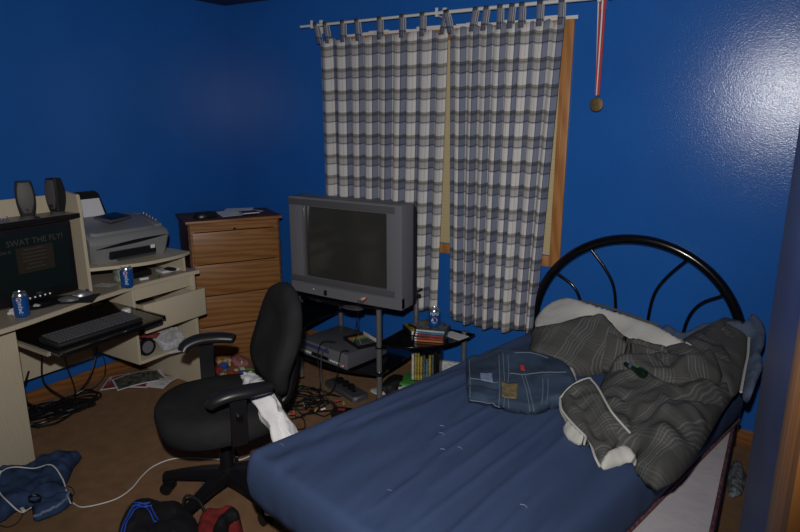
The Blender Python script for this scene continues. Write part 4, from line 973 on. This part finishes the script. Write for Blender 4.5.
for i in range(NXm):
    for j in range(NYm): b.bm.faces.new((vv[i][j], vv[i + 1][j], vv[i + 1][j + 1], vv[i][j + 1]))
per = [vv[i][0] for i in range(NXm)] + [vv[NXm][j] for j in range(NYm)] + [vv[i][NYm] for i in range(NXm, 0, -1)] + [vv[0][j] for j in range(NYm, 0, -1)]
prev = per
for lv, (z, ins) in enumerate(((.09, -.004), (.045, .0), (.012, .006), (.0, .03))):
    cur = []
    for v in per:
        c = v.co; cx0, cy0 = c.x - mw / 2, c.y - ml / 2; wv = .004 * noise.noise(Vector((c.x * 12, c.y * 12, z * 10)))
        cur.append(b.bm.verts.new((mw / 2 + cx0 * (1 - (ins + wv) / (mw / 2)), ml / 2 + cy0 * (1 - (ins + wv) / (ml / 2)), z)))
    n1 = len(per)
    for k in range(n1): b.bm.faces.new((prev[k], prev[(k + 1) % n1], cur[(k + 1) % n1], cur[k]))
    prev = cur
b.bm.faces.new(prev)
# rounded plan corners
def rc_(c):
    x, y = c.x, c.y; R_ = .045
    for cx0, cy0, sx, sy in ((R_, R_, -1, -1), (mw - R_, R_, 1, -1), (mw - R_, ml - R_, 1, 1), (R_, ml - R_, -1, 1)):
        dx, dy = (x - cx0) * sx, (y - cy0) * sy
        if dx > 0 and dy > 0:
            m_ = max(dx, dy); l_ = math.hypot(dx, dy); f = m_ / l_ if l_ > 0 else 1; x = cx0 + sx * dx * f; y = cy0 + sy * dy * f
    return (x, y, c.z)
b.move(rc_); b.build('fitted_sheet', 'sheet', mt, angle=80)
MB().tube([(.03, .03, -.005), (mw - .012, .02, -.005), (mw - .012, ml - .02, -.005), (.03, ml - .02, -.005), (.03, .03, -.005)], .010, 8).build('piping', 'burgundy', mt)
mtm = Matrix.Translation((-1.455, 1.315, .372)) @ Matrix.Rotation(ma, 4, 'Z')
mti = mtm.inverted()
def bedz(x, y):
    l = mti @ Vector((x, y, 0)); return .372 + mtop(min(max(l.x, 0), mw), min(max(l.y, 0), ml)) if 0 <= l.x <= mw and 0 <= l.y <= ml else .37

for k, (x, y) in enumerate(((.36, .62), (.40, .57), (.50, .55), (.47, .50), (.52, .20), (.06, .12), (.85, .42))):
    MB().tube([(x - .012, y, mtop(x, y) + .0005), (x, y + .006, mtop(x, y) + .0012), (x + .012, y + .001, mtop(x, y) + .0005)], .0014, 5).build('lint_speck', 'denimpale', mt)
# headboard
hb = thing('headboard', 'glossy black arched metal headboard against the blue wall', 'headboard', (-.62, 3.35, 0))
MB().tube([(-.54, 0, .01), (-.54, 0, .35)] + [(-.54 * math.cos(t), 0, .49 + .545 * math.sin(t)) for t in [PI * k / 40 for k in range(41)]] + [(.54, 0, .35), (.54, 0, .01)], .026, 16).build('arch_tube', 'blackmetal', hb, angle=70)
for s_ in (-1, 1):
    MB().tube(smooth_path([(s_ * .25, 0, .965), (s_ * .16, 0, .86), (s_ * .105, 0, .76), (s_ * .085, 0, .62), (s_ * .085, 0, .42)], 6), .0085, 10).build('spoke', 'blackmetal', hb)
    MB().tube(smooth_path([(s_ * .43, 0, .80), (s_ * .33, 0, .74), (s_ * .28, 0, .66), (s_ * .26, 0, .55), (s_ * .26, 0, .42)], 6), .0085, 10).build('spoke', 'blackmetal', hb)
MB().tube([(-.52, 0, .42), (.52, 0, .42)], .0125, 12).build('cross_rail', 'blackmetal', hb)

# ------------------------------------------------------------------ bedding
Zb = .575
def W(pts, z=None): return [atz(p[0], p[1], p[2] if len(p) > 2 else z) for p in pts]
cf = thing('comforter', 'rumpled grey plaid comforter with pale lining heaped at the head of the bed', 'comforter', (-.5, 2.6, .56))
inv = Matrix.Translation((.5, -2.6, -.56))
W0 = W
def W(pts, z=None): return [atz(p[0], p[1], .56 + (p[2] - .56) * (.72 if p[2] > .60 else 1)) for p in pts]
def cl(name, m, pts, parent=cf, **kw):
    o, h = lump(name, m, pts, **kw)
    if parent is cf: o.data.transform(inv)
    if parent: o.parent = parent
    return o, h
# broad under-body
cl('lower_layer', 'comforter', W([(598, 392, .58), (597, 430, .57), (612, 452, .565), (634, 455, .565), (634, 468, .565), (645, 481, .565), (660, 487, .565), (678, 479, .565), (692, 463, .57), (708, 438, .58), (722, 414, .59), (736, 392, .60), (744, 368, .64), (749, 345, .68), (747, 332, .72), (722, 326, .74), (700, 335, .72), (668, 352, .70), (640, 362, .66), (612, 372, .62)]),
   top=.075, under=.05, r=.10, wr=(.019, 8), seed=3, uvrot=.5, floor=.545,
   folds=[(W([(640, 385, .66), (665, 400, .66), (660, 440, .66)]), .030, .035), (W([(690, 375, .7), (712, 385, .7), (735, 372, .7)]), -.028, .016), (W([(668, 410, .66), (700, 405, .66), (722, 400, .66)]), -.026, .016), (W([(625, 400, .66), (640, 440, .66), (650, 470, .6)]), -.022, .02), (W([(680, 395, .7), (700, 390, .7), (735, 380, .7)]), .022, .03), (W([(665, 425, .65), (690, 420, .65), (705, 425, .65)]), .024, .03)])
cl('right_fold', 'comfplain', W([(700, 334, .76), (722, 324, .79), (746, 328, .77), (749, 345, .73), (747, 360, .70), (742, 385, .65), (733, 395, .64), (722, 385, .68), (712, 368, .71), (700, 350, .74)]), top=.03, under=.05, r=.06, wr=(.006, 9), seed=8)
hem = MB().tube(smooth_path(W([(749, 338, .765), (748, 355, .72), (745, 370, .69), (741, 392, .65)]), 6), .0055, 6); hem.xf(inv).build('hem', 'lining', cf)
cl('middle_fold', 'comforter', W([(640, 362, .72), (655, 357, .74), (690, 362, .75), (706, 354, .76), (716, 362, .75), (722, 378, .72), (705, 383, .71), (680, 388, .70), (655, 382, .70), (630, 374, .70), (610, 372, .68), (618, 360, .72)]),
   top=.05, under=.08, r=.06, wr=(.015, 9), seed=5, uvrot=-.35, folds=[(W([(650, 350, .78), (665, 365, .75), (680, 385, .72)]), -.02, .018), (W([(640, 372, .75), (680, 372, .75), (715, 362, .75)]), .018, .02)])
cl('upper_roll', 'comforter', W([(533, 331, .68), (531, 342, .65), (528, 352, .62), (532, 360, .60), (550, 364, .60), (566, 368, .60), (588, 369, .61), (604, 367, .61), (616, 363, .62), (634, 362, .63), (655, 364, .64), (672, 362, .70), (665, 352, .78), (645, 345, .79), (625, 336, .80), (612, 326, .80), (592, 319, .80), (575, 321, .79), (555, 327, .76)]),
   top=.035, under=.08, r=.05, wr=(.012, 9), seed=2, uvrot=.28, folds=[(W([(600, 325, .8), (612, 345, .75), (606, 362, .65)]), .022, .03)])
cl('lining', 'lining', W([(537, 328, .70), (536, 318, .72), (545, 307, .77), (556, 301, .80), (568, 299, .82), (585, 303, .83), (605, 309, .83), (630, 317, .82), (655, 326, .81), (672, 335, .80), (690, 344, .79), (703, 357, .70), (690, 358, .70), (665, 353, .71), (645, 348, .72), (625, 338, .73), (612, 328, .74), (592, 322, .74), (575, 324, .73), (555, 331, .70)]),
   top=.012, under=.05, r=.03, wr=(.004, 10), seed=6, step=.012)
tub = MB().tube(smooth_path(W([(560, 299, .815), (585, 302, .835), (610, 308, .84), (640, 319, .83), (660, 326, .82)]), 6), .007, 8); tub.xf(inv).build('hem', 'comfplain', cf)
cl('left_flap', 'comforter', W([(560, 397, .63), (567, 389, .65), (578, 382, .67), (590, 378, .69), (597, 385, .69), (606, 402, .68), (612, 414, .67), (622, 424, .66), (630, 433, .64), (622, 440, .62), (612, 448, .60), (606, 462, .58), (599, 467, .57), (595, 455, .58), (591, 444, .60), (580, 432, .61), (568, 418, .62)]),
   top=.022, under=.05, r=.045, wr=(.011, 11), seed=9, uvrot=1.0, step=.011, floor=.555, folds=[(W([(575, 395, .66), (592, 420, .65), (600, 440, .62)]), -.02, .02)])
for k, pp in enumerate(([(590, 378, .712), (598, 388, .712), (608, 406, .705), (614, 415, .695), (630, 433, .665)], [(561, 397, .645), (569, 388, .668), (580, 381, .69), (590, 378, .705)], [(560, 398, .64), (562, 410, .635), (573, 424, .63), (587, 438, .615), (591, 445, .605), (595, 457, .59), (600, 467, .575)])):
    MB().tube(smooth_path(W(pp), 5), .0042, 6).xf(inv).build('hem', 'lining', cf)
cl('lining_fold', 'lining', W([(559, 402, .60), (563, 412, .60), (575, 427, .60), (591, 442, .60), (590, 446, .575), (578, 444, .57), (566, 436, .57), (563, 428, .575), (565, 422, .58), (560, 412, .59)]), top=.006, under=.03, r=.02, wr=(.004, 22), seed=12, step=.009, floor=.55)
cl('lining_fold', 'lining', W([(600, 466, .575), (608, 452, .60), (622, 447, .61), (630, 449, .61), (636, 457, .60), (635, 467, .58), (630, 462, .58), (618, 466, .57), (606, 469, .57)]), top=.012, under=.02, r=.02, wr=(.005, 22), seed=14, step=.009, floor=.55)
cl('lining_fold', 'lining', W([(568, 369, .615), (573, 368, .62), (577, 382, .61), (574, 384, .60), (570, 378, .605)]), top=.004, under=.02, r=.01, wr=(.001, 20), seed=15, step=.008, floor=.55)

cl('upper_roll', 'comforter', W([(594, 332, .76), (610, 334, .78), (628, 342, .78), (645, 349, .78), (662, 354, .77), (676, 360, .74), (668, 367, .68), (652, 366, .66), (636, 363, .65), (620, 364, .64), (606, 367, .62), (594, 362, .62), (588, 348, .68)]),
   top=.030, under=.06, r=.04, wr=(.010, 10), seed=7, uvrot=.1, step=.012)
# bottle in the comforter
bp_ = atz(643, 369, .712)
bt = thing('green_bottle', 'dark green bottle with a pale band half buried in the comforter', 'bottle', bp_ + Vector((-.045, .0, .0)), -.45)
bt.rotation_euler = (0, PI / 2 + .10, -.50); bt.scale = (.6, .6, .6)
MB().lathe([(.012, -.05), (.013, -.035), (.014, .02), (.024, .05), (.029, .075), (.029, .11), (.026, .115), (.001, .115)], n=24).build('bottle_glass', 'bottle', bt)
MB().lathe([(.0145, -.012), (.0148, -.010), (.0150, .010), (.0148, .012)], n=20).build('neck_band', 'cansilver', bt)
MB().obox((-.020, 0, .05), (.012, .016, .02), bev=.003).build('label_patch', 'green', bt)

W = W0
# blue-grey blanket at the head corner
o, h = lump('blue_blanket', 'bluegrey', W([(712, 332, .70), (722, 324, .73), (735, 322, .75), (746, 322, .76), (752, 314, .78), (759, 319, .76), (765, 328, .74), (764, 345, .70), (760, 350, .69), (763, 365, .66), (757, 380, .63), (752, 392, .60), (742, 392, .58), (742, 370, .62), (744, 350, .65), (730, 345, .66)]),
               top=.02, under=.08, r=.05, wr=(.012, 12), seed=21, step=.013)
tag(recenter(o), 'blue-grey blanket bunched in the corner behind the comforter', 'blanket')
o, h = lump('blue_pillowcase', 'bluegrey', W([(660, 330, .67), (668, 326, .68), (682, 333, .68), (692, 329, .70), (700, 325, .71), (712, 323, .72), (724, 325, .72), (722, 335, .69), (700, 345, .66), (670, 342, .65)]), top=.012, under=.1, r=.04, wr=(.01, 14), seed=23, step=.013)
tag(recenter(o), 'blue-grey pillowcase poking up between comforter and headboard', 'pillowcase')

# folded jeans on the bed
jn = thing('folded_jeans', 'folded blue jeans with a tan leather patch on the bed', 'jeans', (-.93, 2.27, .56))
jinv = Matrix.Translation((.93, -2.27, -.56))
jo = W([(468, 358, .60), (482, 357, .61), (496, 350, .625), (515, 351, .635), (530, 352, .64), (548, 357, .64), (566, 364, .64), (576, 382, .62), (572, 392, .61), (562, 398, .605), (552, 401, .60), (539, 408, .59), (536, 409, .59), (520, 407, .59), (500, 403, .585), (474, 398, .58), (468, 397, .58), (466, 380, .59)])
o, hj = lump('denim_body', 'denim', jo, top=.012, under=.05, r=.016, wr=(.003, 11), seed=31, step=.011, floor=.552, folds=[(W([(502, 352, .65), (501, 380, .64), (500, 404, .6)]), .010, .014), (W([(468, 378, .62), (484, 380, .62), (498, 384, .62)]), -.014, .009), (W([(472, 390, .61), (486, 396, .6), (498, 397, .6)]), -.012, .008)])
o.data.transform(jinv); o.parent = jn
def dr2(name, m, pts, r=.0022, lift=.0012):
    o = drape(name, m, W(pts), hj, r, None, lift); o.data.transform(jinv); o.parent = jn; return o
for pp in ([(499, 352, .65), (500, 378, .64), (499, 405, .60)], [(503, 352, .65), (505, 380, .64), (504, 405, .60)], [(515, 352, .65), (530, 353, .65), (548, 358, .65)], [(510, 369, .64), (524, 371, .64), (542, 371, .64), (566, 372, .64)],
           [(522, 371, .64), (527, 390, .62), (530, 410, .6)], [(525, 371, .64), (530, 390, .62), (534, 410, .6)], [(543, 376, .64), (543, 390, .62), (542, 402, .61)], [(548, 376, .64), (548, 390, .62), (547, 403, .61)], [(470, 377, .61), (484, 379, .61), (498, 381, .62)], [(470, 400, .585), (486, 402, .59), (500, 405, .6)], [(469, 360, .61), (470, 380, .60), (470, 396, .59)], [(508, 353, .65), (509, 368, .64), (508, 380, .64), (509, 404, .61)]):
    dr2('seam', 'stitch', pp)
def patch(name, m, quad, lift, par, h, dz_=.0015, inv_=None, n1=10):
    q = [Vector(v) for v in quad]; mb = MB(); bm_ = mb.bm; g = []
    for i in range(n1 + 1):
        row = []
        for j in range(n1 + 1):
            u, v = i / n1, j / n1; p_ = q[0].lerp(q[1], u).lerp(q[3].lerp(q[2], u), v); row.append(bm_.verts.new((p_.x, p_.y, h(p_.x, p_.y) + lift)))
        g.append(row)
    for i in range(n1):
        for j in range(n1): bm_.faces.new((g[i][j], g[i + 1][j], g[i + 1][j + 1], g[i][j + 1]))
    o = mb.build(name, m, None); sm = o.modifiers.new('s', 'SOLIDIFY'); sm.thickness = dz_; sm.offset = 0
    if inv_: o.data.transform(inv_)
    o.parent = par; return o
pt = patch('leather_patch', 'leather', W([(502, 379, .63), (518, 380, .63), (517, 395, .62), (502, 394, .62)]), .004, jn, hj, inv_=jinv)
patch('red_tab', 'red', W([(520, 361, .65), (524, 362, .65), (525, 368, .645), (521, 367, .645)]), .004, jn, hj, inv_=jinv, n1=4)
patch('faded_patch', 'denimpale', W([(480, 370, .62), (492, 371, .62), (493, 380, .62), (481, 377, .62)]), .003, jn, hj, inv_=jinv, n1=6)

# crumpled fabric on the carpet by the wall, right of the box spring
crumple('patterned_rag', 'greyjunk', (-.030, 3.0, .0), (.036, .17, .035), 13, 'grey patterned rag on the carpet strip beside the box spring', 'rag')

# ------------------------------------------------------------------ floor items in front
jf = thing('jeans_on_floor', 'dark blue jeans crumpled on the carpet against the desk', 'jeans', (-2.7, 1.25, 0))
fi = Matrix.Translation((2.7, -1.25, 0))
o, hf = lump('denim_body', 'denimdark', W([(-20, 476, .02), (0, 470, .02), (28, 469, .02), (40, 462, .02), (56, 459, .02), (70, 455, .02), (82, 457, .015), (74, 468, .02), (68, 482, .02), (64, 489, .02), (72, 494, .02), (71, 504, .02), (58, 513, .02), (42, 519, .02), (34, 521, .02), (31, 508, .02), (18, 510, .02), (4, 520, .02), (-20, 528, .02)]),
             top=.045, under=.018, r=.04, wr=(.020, 13), seed=41, floor=.003, step=.013, folds=[(W([(30, 505, .04), (45, 500, .04), (68, 492, .04)]), -.03, .015), (W([(10, 480, .05), (40, 478, .05), (60, 465, .05)]), .02, .03), (W([(35, 487, .05), (50, 495, .05)]), .02, .02)])
o.data.transform(fi); o.parent = jf
o = drape('hem_stitching', 'denimpale', W([(34, 519, .03), (48, 515, .03), (64, 506, .03), (70, 498, .03)]), hf, .006, None, .0); o.data.transform(fi); o.parent = jf
def low(pts, z): return [atz(px, py, z) for px, py in pts]
wc = [(-8, 488), (2, 479), (14, 471), (34, 468), (52, 470), (62, 478), (66, 487), (70, 500)]
tmp = []
for q in low(wc, .065): tmp.append((q.x, q.y, max(.006, hf(q.x, q.y) + .006)))
for q in low([(73, 503), (82, 507), (100, 504), (118, 498), (132, 488), (142, 476), (154, 466), (172, 459), (192, 458), (215, 459), (238, 460), (250, 456)], .006): tmp.append((q.x, q.y, .006))
cable(tmp, .0028, 'white', 'long white cable snaking from the floor jeans toward the office chair', name='white_cable')
tmp = []
for q in low([(2, 478), (-2, 488), (1, 497), (8, 504), (20, 506), (31, 507)], .06): tmp.append((q.x, q.y, max(.03, hf(q.x, q.y) + .007)))
cable(tmp, .003, 'white', 'short white cable end curled over the floor jeans', name='white_cable')
q = atz(22, 505, .06); tag(MB().obox((0, 0, .006), (.035, .014, .011), bev=.003).build('cable_connector', 'white', loc=(q.x, q.y, hf(q.x, q.y) + .008), rot=(0, 0, -.2)), 'small white connector lying on the floor jeans', 'connector')
q = atz(36, 505, .05); b = MB()
for k in range(9):
    a = rnd.uniform(0, 6); b.tube([(.032 * math.cos(a + j * .7) * (1 + .2 * math.sin(j * k)), .022 * math.sin(a + j * .7), .008 + .012 * abs(math.sin(j + k))) for j in range(9)], .0016, 5)
tag(b.build('earphone_tangle', 'blackplastic', loc=(q.x, q.y, hf(q.x, q.y))), 'tangled black earphone wire on the floor jeans', 'earphones')
tmp = [(q.x, q.y, .005) for q in low([(24, 512), (18, 522), (8, 527), (-4, 524)], .005)]
cable(tmp, .002, 'blackplastic', 'thin black wire on the carpet below the floor jeans')
tmp = [(q.x, q.y, .005) for q in low([(66, 486), (72, 488), (74, 494), (68, 498)], .005)]
cable(tmp, .002, 'blackplastic', 'tiny black wire loop at the edge of the floor jeans')

# backpack
bk_ = thing('backpack', 'black backpack with blue piping lying on the carpet', 'backpack', (-2.06, 1.24, 0))
bi = Matrix.Translation((2.06, -1.24, 0))
o, hb_ = lump('bag_body', 'backpack', W([(117, 550, .05), (118, 534, .05), (122, 521, .06), (131, 510, .07), (145, 504, .08), (160, 505, .08), (176, 509, .08), (186, 511, .08), (194, 519, .08), (200, 530, .06), (198, 550, .05), (160, 565, .05)]), top=.07, under=.05, r=.10, wr=(.013, 10), seed=51, floor=.003, step=.014,
              folds=[(W([(158, 500, .12), (155, 515, .12), (150, 535, .12)]), -.02, .02), (W([(178, 506, .12), (174, 520, .12), (172, 540, .12)]), .015, .03)])
o.data.transform(bi); o.parent = bk_
for pp in ([(118, 532, .13), (126, 517, .13), (137, 507, .13), (150, 503, .13)], [(121, 532, .13), (129, 518, .13), (140, 509, .13), (152, 506, .13)], [(132, 507, .13), (146, 509, .13), (156, 521, .13)], [(134, 504, .13), (148, 506, .13), (158, 518, .13)]):
    oo = drape('blue_piping', 'blueline', W(pp), hb_, .0026, None, .002); oo.data.transform(bi); oo.parent = bk_
oo = MB().tube(smooth_path([(q.x, q.y, q.z) for q in (atz(182, 508, .12), atz(186, 496, .14), atz(198, 500, .13), atz(205, 512, .10))], 6), .006, 8); oo.xf(bi).build('strap', 'backpack', bk_)
sh = thing('red_black_jacket', 'red and black jacket crumpled on the carpet next to the backpack', 'jacket', (-1.9, 1.4, 0))
si = Matrix.Translation((1.9, -1.4, 0))
o, hs_ = lump('red_lining', 'redcloth', W([(196, 545, .04), (198, 525, .05), (206, 514, .06), (220, 513, .05), (236, 512, .05), (241, 522, .04), (242, 545, .03), (215, 560, .03)]), top=.05, under=.03, r=.05, wr=(.012, 14), seed=61, floor=.003)
o.data.transform(si); o.parent = sh
o, h2 = lump('black_shell', 'backpack', W([(212, 545, .09), (214, 526, .10), (222, 516, .10), (231, 510, .10), (238, 511, .10), (239, 519, .09), (230, 524, .09), (226, 545, .09)]), top=.03, under=.03, r=.04, wr=(.010, 14), seed=62)
o.data.transform(si); o.parent = sh
q = atz(203, 484, .004); crumple('foil_scrap', 'cansilver', (q.x, q.y, 0), (.016, .012, .008), 15, 'tiny foil scrap on the carpet under the office chair', 'wrapper')
